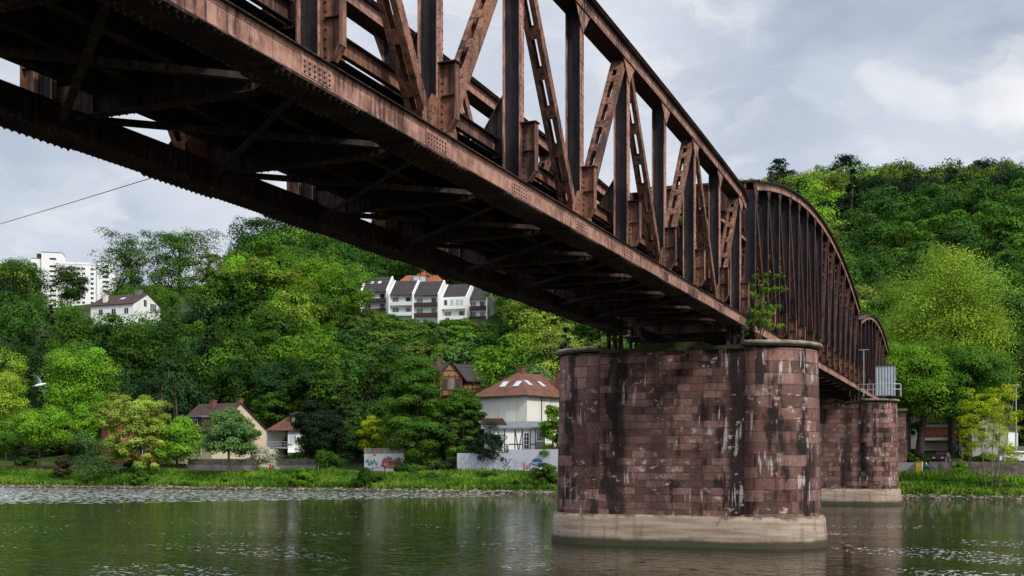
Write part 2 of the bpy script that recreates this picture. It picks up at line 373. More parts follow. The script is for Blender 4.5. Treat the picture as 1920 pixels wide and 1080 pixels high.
def span(num, name, label, ys, y0, y1, pattern, fine):
    root = empty(name, ((XN+XF)/2, (y0+y1)/2, ZB)); tag(root, label, 'bridge', 'steel spans of the railway bridge')
    hold = Vector(root.location); before = set(o.name for o in col.objects)
    for sg, xo in ((1, XN), (-1, XF)):
        near = fine and True
        chord_bottom(sg, xo, ys, y0, y1, root, fine)
        pts = [(y, ZB+top_height(num, y)) for y in ys]
        if num == 1: pts = pts+[(y1-.2, pts[-1][1]-.35)]
        else: pts = pts
        chord_top(sg, xo, pts, root, fine)
        for i, y in enumerate(ys):
            zt = ZB+top_height(num, y)
            post(sg, xo, y, zt, root, fine, .5 if fine else .52)
            if num < 3 or i % 2 == 0: bracket(sg, xo, y, root, fine)
            if fine: knee(sg, xo, y, root)
            if fine and pattern(i) == 'B': gusset(sg, xo, y, root, fine)
        for i in range(len(ys)-1):
            ya, yb = ys[i], ys[i+1]; ha, hb = ZB+top_height(num, ya)-.45, ZB+top_height(num, yb)-.45
            zb = ZB+.5; e = .30 if fine else .12
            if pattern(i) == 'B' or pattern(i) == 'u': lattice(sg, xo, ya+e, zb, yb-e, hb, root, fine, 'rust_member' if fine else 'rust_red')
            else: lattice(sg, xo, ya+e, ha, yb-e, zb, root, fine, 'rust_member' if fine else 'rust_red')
    for i, y in enumerate(ys):
        floor_beam(y, root, fine)
        if i < len(ys)-1:
            lateral(y, ys[i+1], XN-.7, XF+.7, root, fine); lateral(y, ys[i+1], XF+.7, XN-.7, root, fine, ZB+.28)
    deck(ys, y0, y1, root)
    if num > 1:                                             # overhead wind bracing between the arches
        for i, y in enumerate(ys):
            z = ZB+top_height(num, y)-.28
            m = MB(); m.box(XF+.7, XN-.7, y-.18, y+.18, z+.26, z+.28, 0); m.box(XF+.7, XN-.7, y-.012, y+.012, z-.25, z+.26, 0); m.box(XF+.7, XN-.7, y-.14, y+.14, z-.27, z-.25, 0)
            m.build('top_strut', ['rust_red'], root)
            if i < len(ys)-1:
                zb = ZB+top_height(num, ys[i+1])-.28
                for p, q in (((XN-.6, y, z+.3), (XF+.6, ys[i+1], zb+.3)), ((XF+.6, y, z+.42), (XN-.6, ys[i+1], zb+.42))):
                    m = MB(); m.bar(p, q, (0, 0, 1), 0, .09, -.08, .08, 0); m.build('top_brace', ['rust_red'], root)
        # portal with curved knees at the first post
        for y in (ys[0], ys[-1]):
            zt = ZB+top_height(num, y)-.5; m = MB(); top = []
            n = 14; pts = []
            for k in range(n+1):
                a = math.pi*k/n; xm = (XN+XF)/2; rx = (XN-XF)/2-.62
                pts.append((xm+rx*math.cos(a), zt-2.6+1.9*math.sin(a)))
            poly = [(XN-.62, zt)]+[(XN-.62, zt-2.6)]+pts[1:-1]+[(XF+.62, zt-2.6), (XF+.62, zt)]
            for (xa, za), (xb, zb) in zip(pts[:-1], pts[1:]):
                m.prism([(xb, zb), (xa, za), (xa, zt), (xb, zt)], 'y', y-.22, y-.20, 0)
                m.prism([(xb, zb-.02), (xa, za-.02), (xa, za), (xb, zb)], 'y', y-.34, y-.08, 0)
            m.build('portal_frame', ['rust_red'], root)
        m = MB()
        for k in (2, 4, 7):
            z = ZB+top_height(num, ys[k]); m.box(XN-.2, XN+.05-.6, ys[k]+.6, ys[k]+1.5, z+.0, z+.32, 0)
        m.build('sheet_cover', ['rust_red'], root)
    for o in col.objects:
        if o.name not in before and o.parent == root: o.location = -hold
    return root
Y1 = [62.0-5.3*k for k in range(11, -1, -1)]              # node 11 (index 11) is the last, at y = 62
span(1, 'truss_span', 'rusty steel truss span with straight top, passing overhead down to the big stone pier', Y1, Y1[0]-1.2, 63.4,
     lambda i: 'B' if (11-i) % 2 == 1 else 'T', True)
Y2 = [66.4+4.22*k for k in range(15)]
span(2, 'arch_span', 'tall rusty bowstring arch truss between the two stone river piers', Y2, 65.4, 126.4,
     lambda i: 'd' if i < 7 else 'u', False)
Y3 = [128.4+4.55*k for k in range(9)]
span(3, 'arch_span', 'low dark rusty arch truss beyond the steel cabinet, landing on the far bank', Y3, 127.4, 165.8,
     lambda i: 'd' if i < 4 else 'u', False)

# ================================================================ PIERS
def stone_mat(name, bw, bh, seed, dark_u):
    m, t, p = material(name, .85, 0, .2)
    uv = t.coord('UV'); o = t.map(t.coord('Object'), loc=(seed*3.1, seed, 0))
    br = t.node('ShaderNodeTexBrick'); wob = t.vmath('ADD', uv, t.vmath('SCALE', t.vmath('SUBTRACT', t.noise(o, 1.6, 4, out='Color'), (.5, .5, .5)), scale=.12))
    t.put(br.inputs['Vector'], wob); br.offset = .43; br.squash = .7; br.squash_frequency = 3
    for k, v in (('Scale', 1), ('Brick Width', bw), ('Row Height', bh), ('Mortar Size', .016), ('Mortar Smooth', .3), ('Bias', -.05)): br.inputs[k].default_value = v
    br.inputs['Color1'].default_value = (0, 0, 0, 1); br.inputs['Color2'].default_value = (1, 1, 1, 1); br.inputs['Mortar'].default_value = (.5, .5, .5, 1)
    rnd = br.outputs['Color']; mort = br.outputs['Fac']
    c = t.mix(t.ramp(rnd, .1, .9), (.125, .066, .056), (.29, .168, .142))
    c = t.mix(t.math('MULTIPLY', t.ramp(t.noise(o, .8, 5, .6), .45, .7), .5), c, (.20, .082, .055))
    c = t.mix(t.ramp(t.noise(o, 5, 6, .7), .35, .75, 0, .55), c, (.075, .036, .032))
    uvm = t.map(uv, loc=(seed*7.7, seed*3.3, 0))
    # soot and run-off: tall streaks, broken by the courses
    st = t.noise(t.map(uvm, scale=(1, .07, 1)), .75, 5, .6); st2 = t.noise(t.map(uvm, scale=(1, .3, 1)), 1.6, 5, .65)
    sk = t.math('ADD', t.math('MULTIPLY', st, .62), t.math('MULTIPLY', st2, .38))
    sk = t.math('ADD', sk, t.math('MULTIPLY', t.math('SUBTRACT', rnd, .5), -.06))
    soot = t.ramp(sk, .49, .58)
    sx = t.node('ShaderNodeSeparateXYZ'); t.put(sx.inputs[0], uv)
    wobu = t.math('ADD', sx.outputs[0], t.math('MULTIPLY', t.math('SUBTRACT', t.noise(t.map(uvm, scale=(.6, .9, 1)), 1.1, 4), .5), 1.0))
    for u0, wd, amt in dark_u:
        band = t.ramp(t.math('ABSOLUTE', t.math('SUBTRACT', wobu, u0)), wd, wd*.35, 0, amt); soot = t.math('MAXIMUM', soot, band)
    c = t.mix(t.math('MULTIPLY', soot, .93), c, (.016, .012, .011))
    # lime wash-out: thin pale drips and patches
    dr = t.noise(t.map(uvm, scale=(1, .10, 1), loc=(5, 2, 0)), 4.2, 3, .5); gate = t.noise(uvm, .42, 4, .6)
    drip = t.math('MULTIPLY', t.ramp(dr, .56, .63), t.ramp(gate, .52, .60))
    pat = t.math('MULTIPLY', t.ramp(t.noise(t.map(uvm, scale=(1, 1.3, 1)), 2.1, 6, .7), .55, .63), t.ramp(t.noise(uvm, .5, 3), .50, .58))
    c = t.mix(t.math('MULTIPLY', t.math('MAXIMUM', drip, pat), .78), c, (.52, .46, .43))
    g = t.ramp(t.noise(t.map(uvm, scale=(1, .2, 1), loc=(9, 9, 0)), 1.2, 4, .6), .64, .74)
    c = t.mix(t.math('MULTIPLY', g, .5), c, (.07, .065, .02))
    c = t.mix(t.math('MULTIPLY', mort, .6), c, (.055, .036, .032))
    t.put(p.inputs['Base Color'], c)
    hgt = t.math('ADD', t.math('MULTIPLY', mort, -1.0), t.math('MULTIPLY', t.noise(o, 6, 5, .6), .5))
    t.put(p.inputs['Normal'], t.bump(hgt, 1.0, .07))
stone_mat('stone_nose', 1.75, .62, 1, ((5.3, .5, .5),))
stone_mat('stone_wall', 1.05, .40, 2, ((7.75, .85, 1.0), (1.1, .6, .85), (3.3, .7, .5)))
stone_mat('stone_old', 1.2, .5, 5, ((8.3, .8, 1.0), (6.7, .6, .7)))
m, t, p = material('footing_concrete', .9, 0, .2)
o = t.coord(); sx = t.node('ShaderNodeSeparateXYZ'); t.put(sx.inputs[0], o)
c = t.mix(t.ramp(t.noise(t.map(o, scale=(.3, .3, 4)), 1.2, 5, .6), .35, .65), (.29, .21, .155), (.44, .36, .28))
c = t.mix(t.math('MULTIPLY', t.ramp(t.noise(o, 2.5, 6, .7), .55, .7), .6), c, (.16, .10, .075))
alg = t.ramp(t.math('ADD', sx.outputs[2], t.math('MULTIPLY', t.noise(o, 1.1, 5, .7), 1.1)), 2.05, 2.3)
c = t.mix(t.math('MULTIPLY', alg, .85), c, (.085, .075, .035))
c = t.mix(t.math('MULTIPLY', t.ramp(t.noise(t.map(o, scale=(1.6, 1.6, .12)), 1.3, 4, .6), .50, .66), .55), c, (.14, .11, .085))
wet = t.ramp(t.math('ADD', sx.outputs[2], t.math('MULTIPLY', t.noise(o, 1.5, 4), .25)), .38, .66, .94, 0)
c = t.mix(wet, c, (.05, .048, .03)); t.put(p.inputs['Base Color'], c); t.put(p.inputs['Normal'], t.bump(t.noise(o, 7, 5), .5, .03))
plain('cap_stone', (.23, .20, .15), .9, 0, .4, 2.5, bump=.03)

def stadium(m, Xa, Xb, Yc, r, levels, which, seg=14):
    """vertical stack of offset outlines; which: 'nose0' (far), 'nose1' (near), 'flat', 'all'. levels: (z, offset)"""
    pts = []
    if which in ('nose1', 'all'):
        a = [(Xb, Yc, r, -math.pi/2+math.pi*k/seg) for k in range(seg+1)]; pts += a
    if which == 'flat':
        nx = 8; f = [(Xa+(Xb-Xa)*k/nx, Yc, r, -math.pi/2) for k in range(nx+1)]; bk = [(Xb+(Xa-Xb)*k/nx, Yc, r, math.pi/2) for k in range(nx+1)]; pts = f+bk
    if which in ('nose0', 'all'):
        a = [(Xa, Yc, r, math.pi/2+math.pi*k/seg) for k in range(seg+1)]; pts += a
    closed = True; n = len(pts); b = len(m.v); uv = []
    for z, off in levels:
        for i, (cx, cy, rr, a) in enumerate(pts):
            m.v.append((cx+(rr+off)*math.cos(a), cy+(rr+off)*math.sin(a), z))
            if abs(math.cos(a)) < 1e-6 and which == 'flat': u = cx-Xa
            else: u = (r*(a+math.pi/2) if which != 'nose0' else r*(a-math.pi/2))
            uv.append((u, z))
    for j in range(len(levels)-1):
        for i in range(n):
            i2 = (i+1) % n
            m.f.append((b+j*n+i, b+j*n+i2, b+(j+1)*n+i2, b+(j+1)*n+i)); m.m.append(0)
    m.f.append(tuple(b+(len(levels)-1)*n+i for i in range(n))); m.m.append(0)
    m.uv = (m.uv or [])+uv
def pier(name, label, Yc, seed, Zt=11.0):
    root = empty(name, ((XN+XF)/2, Yc, 0)); tag(root, label, 'bridge pier', 'stone piers in the river')
    old = Vector(root.location); Xa, Xb, r = -19.7, -11.65, 3.35
    A = 'stone_nose' if seed == 1 else 'stone_old'; B = 'stone_wall' if seed == 1 else 'stone_old'
    made = []
    for wh, nm, mt in (('flat', 'pier_wall', B), ('nose1', 'cutwater', A), ('nose0', 'cutwater', A)):
        m = MB(); zt = Zt-.35; off = 0 if wh != 'flat' else -.02
        stadium(m, Xa, Xb, Yc, r, [(1.5, .20+off), (4.5, .13+off), (8, .06+off), (zt, 0+off)], wh)
        made.append(m.build(nm, [mt], root, smooth=False))
        if wh != 'flat':
            for pl in made[-1].data.polygons: pl.use_smooth = abs(pl.normal.z) < .5
    for wh in ('nose1', 'nose0'):
        m = MB(); z = Zt-.35
        cxx = Xb if wh == 'nose1' else Xa
        stadium(m, Xa, Xb, Yc, r, [(z+.08, .04), (z+.12, .1), (z+.15, .20), (z+.22, .26), (z+.30, .26), (z+.37, .18), (z+.39, .05)], wh)
        o = m.build('cap', ['cap_stone'], root); made.append(o)
        for pl in o.data.polygons: pl.use_smooth = abs(pl.normal.z) < .9
    m = MB(); m.box(Xa+.02, Xb-.02, Yc-r-.10, Yc+r+.10, Zt-.40, Zt-.20, 0); m.box(-17.6, -13.9, Yc-r+.02, Yc+r-.02, Zt-.20, Zt+.06, 0)
    made.append(m.build('bearing_ledge', ['moss'], root))
    m = MB(); stadium(m, Xa, Xb, Yc, r, [(-2.5, .60), (0, .52), (1.0, .44), (1.5, .40), (1.64, .32), (1.70, .18)], 'all')
    o = m.build('footing', ['footing_concrete'], root); made.append(o)
    for pl in o.data.polygons: pl.use_smooth = abs(pl.normal.z) < .9
    for x in (XN-.35, XF+.35):
        for yy, n in ((Yc-r+1.1, 3), (Yc+r-1.3, 3)):
            m = MB()
            for k in range(n): m.prism([(yy-.35, Zt-.15), (yy+.35, Zt-.15), (yy+.18, ZB-.16), (yy-.18, ZB-.16)], 'x', x-.42+.36*k, x-.30+.36*k, 0)
            m.box(x-.5, x+.5, yy-.5, yy+.5, Zt-.20, Zt-.10, 0); m.box(x-.46, x+.46, yy-.4, yy+.4, ZB-.16, ZB-.02, 0)
            made.append(m.build('rocker_bearing', ['under_dark'], root))
    for o in made: o.location = -old
    return root
pier('stone_pier', 'massive red sandstone pier with pale concrete footing under the end of the straight truss', 64.2, 1)
pier('stone_pier', 'smaller looking stone pier with white runs, carrying the corrugated steel cabinet', 126.9, 2)
# abutment on the far bank
root = empty('abutment', (-15, 170, 0)); tag(root, 'mossy stone abutment at the far bank under the end of the arches', 'abutment')
m = MB(); m.box(5.6, -22+15+.0, -5, 5, -1, 11.3) if False else m.box(-7, 5.4, -7, 6, -1, 11.3)
m.uv = lambda v: (v[0]+v[1], v[2]); m.build('abutment_wall', ['stone_old'], root)
m = MB(); m.box(-7.2, 5.6, -7.2, 6.2, 11.301, 11.6); m.build('cap', ['cap_stone'], root)
# ================================================================ WATER AND LAND
m, t, p = material('river_water', .05, 0, .17)
o = t.coord('Object'); p.inputs['IOR'].default_value = 1.33
t.put(p.inputs['Base Color'], t.mix(t.ramp(t.noise(t.map(o, scale=(.3, 1, 1)), .08, 3), .35, .65), (.012, .012, .004), (.022, .021, .007)))
wa = t.noise(t.map(o, scale=(.55, 1, 1)), .9, 3, .55, .3); wb = t.noise(t.map(o, scale=(.7, 1.2, 1), rot=(0, 0, .3)), 3.2, 3, .6)
wc = t.noise(t.map(o, scale=(1, 1, 1)), 9, 2, .5)
patch = t.ramp(t.noise(t.map(o, scale=(.02, .07, 1), loc=(2, 1.5, 0)), 1, 3), .4, .62)
h = t.math('ADD', t.math('MULTIPLY', wa, .34), t.math('MULTIPLY', wb, .15))
wd_ = t.noise(t.map(o, scale=(.5, 1.4, 1), loc=(3, 8, 0)), 2.0, 2, .5); h = t.math('ADD', h, t.math('MULTIPLY', t.ramp(wd_, .58, .72), .62))
h = t.math('ADD', h, t.math('MULTIPLY', wc, .03))
sx = t.node('ShaderNodeSeparateXYZ'); t.put(sx.inputs[0], o)
# a breeze ruffles the far water upstream
edge = t.math('ADD', t.math('ADD', sx.outputs[1], t.math('MULTIPLY', sx.outputs[0], -.10)), t.math('MULTIPLY', t.noise(t.map(o, scale=(.05, .5, 1)), 1, 4, .6), 26))
ruf = t.math('MULTIPLY', t.ramp(edge, 133, 150), t.ramp(sx.outputs[0], -38, -75))
amp = t.math('ADD', .55, t.math('ADD', t.math('MULTIPLY', patch, .5), t.math('MULTIPLY', ruf, .5)))
t.put(p.inputs['Roughness'], t.math('ADD', .02, t.math('MULTIPLY', ruf, .06)))
t.put(p.inputs['Normal'], t.bump(t.math('MULTIPLY', h, amp), 1.0, .115))
m = MB(); m.add([(-900, -60, 0), (500, -60, 0), (500, 175, 0), (-900, 175, 0)], [(0, 1, 2, 3)])
tag(m.build('river_water', ['river_water']), kind='structure')

COLS = [-900, 0, 200, 500, 800, 1150, 1500, 1900, 2700]
ROWS = [185, 215, 240, 290, 340, 420, 520, 650, 800, 1100]
ZT = [[6, 6, 6, 6, 6, 5.5, 5, 5, 5], [24, 24, 25, 20, 15, 14, 12, 12, 12], [38, 40, 40, 34, 25, 22, 20, 20, 20], [48, 51, 52, 54, 42, 39, 36, 37, 37],
      [56, 59, 62, 68, 60, 56, 52, 54, 54], [68, 73, 77, 80, 78, 80, 80, 84, 84], [86, 91, 91, 93, 95, 105, 112, 114, 114],
      [100, 104, 104, 103, 108, 134, 150, 142, 142], [100, 104, 104, 103, 108, 134, 150, 142, 142], [80, 80, 80, 80, 80, 80, 80, 80, 80]]
ZT = np.array(ZT, float)
def bankY(X): return 149.5+1.2*math.sin(X/23)+.6*math.sin(X/7+1)-.04*max(0, X+30)
def hnoise(X, Y): return 1.2*math.sin(X/31+Y/47)+.8*math.sin(X/13-Y/19+2)
def tz(X, Y):
    px = min(max(pxof(X, Y), -899), 2699)
    yb = bankY(X); q = Y-yb
    lev = 4.1 if px > 1665 else 2.9
    if Y < 185:
        xs = [-40, -8, -1, 0, 1.2, 6, 9, 14.0, 14.6, 20]; zs = [-3, -2, -.25, 0.02, .45, 1.7, 2.45, 2.6, lev, lev+.3]
        if q < 20: return float(np.interp(q, xs, zs))
        z20 = lev+.3; f = (Y-yb-20)/(185-yb-20); z1 = float(np.interp(px, COLS, ZT[0])); return z20+(z1-z20)*f
    j = min(np.searchsorted(ROWS, Y, side='right')-1, len(ROWS)-2); f = min(1, (Y-ROWS[j])/(ROWS[j+1]-ROWS[j]))
    a, b = np.interp(px, COLS, ZT[j]), np.interp(px, COLS, ZT[j+1])
    return float(a+(b-a)*f)+hnoise(X, Y)*min(1, (Y-185)/40)
m, t, p = material('hill_ground', .95, 0, .1)
o = t.coord(); c = t.mix(t.ramp(t.noise(o, .12, 5), .4, .6), (.025, .045, .012), (.05, .075, .02))
c = t.mix(t.ramp(t.noise(o, .5, 5), .55, .7), c, (.07, .055, .03)); t.put(p.inputs['Base Color'], c)
t.put(p.inputs['Normal'], t.bump(t.noise(o, 2, 5), .8, .2))
def sheet(name, pxs, Ys, mat, dz=0, yfun=None):
    vs, fs = [], []
    for Yv in Ys:
        for px in pxs:
            k = kfac(px); q = (-S_+k*C_)/(C_+k*S_); Y = Yv; X = q*Y
            if yfun: Y = yfun(X, Yv); X = q*Y
            vs.append((X, Y, tz(X, Y)+dz))
    n = len(pxs)
    for j in range(len(Ys)-1):
        for i in range(n-1): fs.append((j*n+i, j*n+i+1, (j+1)*n+i+1, (j+1)*n+i))
    m = MB(); m.add(vs, fs); return m.build(name, [mat], smooth=True)
pxs = [-900+20*i for i in range(181)]
near = [120, 140, 146, 147.5, 148.5, 149.5, 150.2, 151, 152.5, 154, 156, 158, 160, 162, 163.3, 163.9, 164.6, 166, 169, 172, 176, 180]
far_ = [185+10*i for i in range(30)]+[490+30*i for i in range(21)]
tag(sheet('far_ground', pxs, near+far_, 'hill_ground'), kind='structure')
plain('path_gravel', (.28, .27, .25), .95, 0, .2)
m = MB(); xs = [-260+3*i for i in range(105)]; vs = []
for x in xs:
    yb = bankY(x)
    for q in (10.2, 12.6): vs.append((x, yb+q, tz(x, yb+q)+.05))
m.add(vs, [(2*i, 2*i+2, 2*i+3, 2*i+1) for i in range(len(xs)-1)]); tag(m.build('path', ['path_gravel']), kind='structure')

# ---------------------------------------------------------------- foliage
m, t, p = material('leaves', .7, 0, .10)
at = t.node('ShaderNodeAttribute', attribute_name='tint'); oi = t.node('ShaderNodeObjectInfo')
c = t.mix(1.0, at.outputs['Color'], oi.outputs['Color'], 'MULTIPLY')
gn = t.ramp(t.noise(t.coord('Object'), .45, 3), .3, .7, .75, 1.25); c = t.vmath('SCALE', c, scale=gn)
t.put(p.inputs['Base Color'], c)
tr = t.node('ShaderNodeBsdfTranslucent'); t.put(tr.inputs[0], c); ms = t.node('ShaderNodeMixShader'); ms.inputs[0].default_value = .3
t.l.new(p.outputs[0], ms.inputs[1]); t.l.new(tr.outputs[0], ms.inputs[2]); t.l.new(ms.outputs[0], t.n['Material Output'].inputs[0])
plain('bark', (.085, .065, .05), .95, 0, .3, 3, bump=.03)
plain('bark_pale', (.22, .18, .13), .95, 0, .3, 3, bump=.02)

def leaf_quads(C, N, size, rng):
    """C centres (n,3), N normals, size (n,) -> verts (4n,3)"""
    n = len(C); r = rng.normal(size=(n, 3)); u = np.cross(N, r); u /= np.linalg.norm(u, axis=1, keepdims=True)+1e-9; v = np.cross(N, u)
    s = size[:, None]; bend = N*s*.18
    q = np.stack([C-u*s*.5-bend, C-v*s*.36+bend*.4, C+u*s*.5-bend, C+v*s*.36+bend*.4], 1)
    return q.reshape(-1, 3)
def crown_data(rng, rx, rz, nclump, per, leaf, shape='round', clump=.30, hole=0., tintvar=.28):
    """returns leaf verts and tints; crown centre at the origin, half-height rz"""
    cen = []
    while len(cen) < nclump:
        p = rng.uniform(-1, 1, 3); r = np.linalg.norm(p)
        if shape == 'round':
            if r > 1 or r < .45 or (p[2] < -.75): continue
            if p[2] < 0 and rng.random() < .2: continue
            q = p*np.array([rx, rx, rz])*(.82+.16*rng.random())
        elif shape == 'cone':
            z = rng.uniform(-1, 1); rad = (1-z)/2*.95+.03; a = rng.uniform(0, 6.283); rr = rad*math.sqrt(rng.uniform(.25, 1)); q = np.array([rx*rr*math.cos(a), rx*rr*math.sin(a), rz*z])
        elif shape == 'column':
            z = rng.uniform(-1, 1); rad = min(1, (1-z)*.9)*(.85 if z < -.6 else 1); a = rng.uniform(0, 6.283); rr = rad*math.sqrt(rng.uniform(.2, 1)); q = np.array([rx*rr*math.cos(a), rx*rr*math.sin(a), rz*z])
        elif shape == 'layer':
            z = rng.uniform(-1, 1); rad = math.sqrt(max(.05, 1-abs(z+.25)**2.2/1.55)) if z < .9 else .2; a = rng.uniform(0, 6.283); rr = rad*math.sqrt(rng.uniform(.3, 1)); q = np.array([rx*rr*math.cos(a), rx*rr*math.sin(a), rz*z])
        else: q = p*np.array([rx, rx, rz])*.9
        cen.append(q)
    cen = np.array(cen); allv, allt = [], []
    bd = rng.normal(size=(5, 3)); bd /= np.linalg.norm(bd, axis=1, keepdims=True); dn = cen/np.maximum(np.linalg.norm(cen, axis=1, keepdims=True), 1e-6)
    if shape in ('round', 'layer', 'loose'): cen = cen*(1+.20*np.cos(2.6*np.arccos(np.clip(dn@bd.T, -1, 1)))@np.array([.5, -.4, .4, -.4, .4]))[:, None]
    for c in cen:
        f = {'cone': max(.35, (1-c[2]/rz)/2*1.3), 'column': .9}.get(shape, 1)
        cr = min(rx, rz if shape in ('round',) else rx)*clump*rng.uniform(.65, 1.25)*f; n = int(per*rng.uniform(.7, 1.2)*max(.4, f))
        d = rng.normal(size=(n, 3)); d /= np.linalg.norm(d, axis=1, keepdims=True)
        d[:, 2] = np.where((d[:, 2] < -.2) & (rng.random(n) < .7), -d[:, 2], d[:, 2])
        sq = np.array([1.15, 1.15, .62 if shape in ('layer', 'cone') else .85])
        pos = c+d*cr*sq*rng.uniform(.55, 1.08, (n, 1))
        out = pos/np.array([rx, rx, rz]); nr = d*.95+out*.45+rng.normal(size=(n, 3))*.30+np.array([0, 0, .45]); nr /= np.linalg.norm(nr, axis=1, keepdims=True)
        allv.append(leaf_quads(pos, nr, leaf*rng.uniform(.6, 1.3, n), rng))
        ct = (1+rng.uniform(-tintvar, tintvar)); hue = rng.uniform(-.07, .08)
        tt = np.ones((n, 3))*ct*rng.uniform(.9, 1.1, (n, 1)); tt[:, 0] *= 1+hue*1.5; tt[:, 2] *= 1-hue
        allt.append(np.repeat(tt, 4, 0))
    return np.concatenate(allv), np.concatenate(allt), cen
def leaf_mesh(name, V, T, mat='leaves', extra=None):
    """extra: MB whose faces are bark"""
    nq = len(V)//4; me = bpy.data.meshes.new(name)
    ev = np.array(extra.v, float).reshape(-1, 3) if extra else np.zeros((0, 3)); ef = extra.f if extra else []
    allv = np.concatenate([V, ev]); me.vertices.add(len(allv)); me.vertices.foreach_set('co', allv.astype(np.float32).ravel())
    idx = np.arange(nq*4, dtype=np.int32); ls = np.arange(nq, dtype=np.int32)*4; lt = np.full(nq, 4, np.int32)
    if ef:
        e = []; els = []; elt = []; pos = nq*4
        for f in ef: els.append(pos); elt.append(len(f)); e.extend([i+len(V) for i in f]); pos += len(f)
        idx = np.concatenate([idx, np.array(e, np.int32)]); ls = np.concatenate([ls, np.array(els, np.int32)]); lt = np.concatenate([lt, np.array(elt, np.int32)])
    me.loops.add(len(idx)); me.loops.foreach_set('vertex_index', idx); me.polygons.add(len(ls)); me.polygons.foreach_set('loop_start', ls); me.polygons.foreach_set('loop_total', lt)
    me.materials.append(MATS[mat])
    if ef:
        me.materials.append(MATS['bark']); me.polygons.foreach_set('material_index', np.concatenate([np.zeros(nq, np.int32), np.ones(len(ef), np.int32)]))
    me.update(calc_edges=True)
    a = me.color_attributes.new('tint', 'FLOAT_COLOR', 'POINT'); cc = np.ones((len(allv), 4), np.float32); cc[:len(V), :3] = T; a.data.foreach_set('color', cc.ravel())
    return me
def trunk_mb(rng, h, r, cz, rx, rz, cen, nl=7, lean=0., m=None, base=(0, 0)):
    m = m or MB(); bx, by = base
    pts = [(bx, by, -.6), (bx+lean*.1*h, by, h*.25), (bx+lean*.25*h+rng.normal()*.02*h, by, h*.55), (bx+lean*.4*h, by+rng.normal()*.02*h, h*.85)]
    m.tube(pts, [r*1.25, r, r*.75, r*.35], 8)
    if len(cen):
        for i in rng.choice(len(cen), min(nl, len(cen)), replace=False):
            q = cen[i]; z0 = h*rng.uniform(.35, .7); s = Vector((bx+lean*z0*.4, by, z0)); e = Vector((q[0], q[1], q[2]+cz)); mid = (s+e)/2+Vector((0, 0, .06*h))
            m.tube([s, mid, e], [r*.4, r*.25, r*.08], 5)
    return m
GREENS = {'deep': (.036, .090, .012), 'mid': (.066, .150, .014), 'fresh': (.125, .26, .016), 'lime': (.20, .31, .028), 'olive': (.14, .20, .03), 'blue': (.034, .082, .026),
          'dark': (.015, .034, .012), 'grey': (.095, .18, .045), 'yellow': (.36, .45, .014), 'purple': (.05, .012, .016), 'brown': (.08, .075, .036), 'cedar': (.045, .085, .018), 'sandy': (.21, .28, .04), 'blossom': (.6, .62, .45)}
RN = np.random.default_rng(11)
def make_tree(name, label, px, ytop, wpx, Y, shape='round', colr='mid', yb=None, nclump=70, per=150, leaf=.33, trunk='bark', tr=.25, lean=0., clump=.30, crown_from=.22, group=None, cat='tree', stems=1, seed=None):
    """a tree of its own, sized in metres from its place on the bank"""
    d = dY(px, Y); k = kfac(px); X = d*(-S_+k*C_); zg = tz(X, Y); ztop = HC+(HZ-ytop)/FPX*d; H = max(1.2, ztop-zg); W = wpx/FPX*d/2
    rng = np.random.default_rng(seed if seed is not None else abs(hash((px*7, ytop*3))) % 100000)
    root = empty(name, (X, Y, zg)); tag(root, label, cat, group)
    cb = H*crown_from; rz = (H-cb)/2; cz = cb+rz
    V, T, cen = crown_data(rng, W*.96, rz*.99, nclump, int(per*(1.7 if Y < 215 else 1.25)), leaf, shape, clump*1.12)
    V[:, 2] += cz
    cr = bpy.data.objects.new('crown', leaf_mesh('crown', V, T)); col.objects.link(cr); cr.parent = root; g_ = 1.42 if (nm_ok := name in ('river_tree', 'garden_tree', 'willow_bush') and Y < 186 and px < 480) else 1.15 if name == 'chestnut_tree' else 1; cr.color = (*(v*g_ for v in GREENS[colr]), 1)
    mm = MB()
    for s in range(stems):
        a = s*2.4; base = ((.35*math.cos(a)*stems/2, .35*math.sin(a)*stems/2) if stems > 1 else (0, 0))
        trunk_mb(rng, H, tr, cz, W, rz, cen, 9 if stems == 1 else 3, lean+(.35*math.cos(a) if stems > 1 else 0), mm, base)
    mm.build('trunk', [trunk], root, smooth=True)
    return root
# ================================================================ WOODED HILLSIDE
def forest_proto(i, shape, rx, H, nclump, per, leaf, clump=.32):
    rng = np.random.default_rng(100+i); cb = H*.12; rz = (H-cb)/2; cz = cb+rz
    V, T, cen = crown_data(rng, rx, rz, nclump, per, leaf, shape, clump); V[:, 2] += cz
    return leaf_mesh('woodland_tree', V, T, extra=trunk_mb(rng, H, .28, cz, rx, rz, cen, 6))
PRO = {'r': [forest_proto(i, 'round', 6.2, 15, 46, 95, .62) for i in range(4)]+[forest_proto(4, 'layer', 6, 15, 54, 85, .6, .26), forest_proto(5, 'round', 6.5, 14, 60, 70, .6, .24)],
       'c': [forest_proto(8+i, 'cone', 3.6, 17, 60, 60, .5, .30) for i in range(2)]}
SKY = ([-300, 0, 55, 75, 190, 200, 410, 435, 480, 560, 720, 1000, 1100, 1200, 1400, 1480, 1560, 1920, 2200], [500, 500, 505, 560, 565, 540, 535, 490, 428, 425, 450, 430, 375, 372, 345, 340, 318, 318, 310])
CLEAR = [(64, 470, 210, 545, 690), (172, 545, 304, 577, 296), (636, 490, 912, 602, 312), (640, 600, 905, 622, 300), (728, 665, 940, 742, 230), (1690, 600, 1925, 900, 205)]
SITES = []                                                   # world points kept free of trees: (x, y, radius)
def site(px, py, d, r): p = P(px, py, d); SITES.append((p.x, p.y, r)); return p
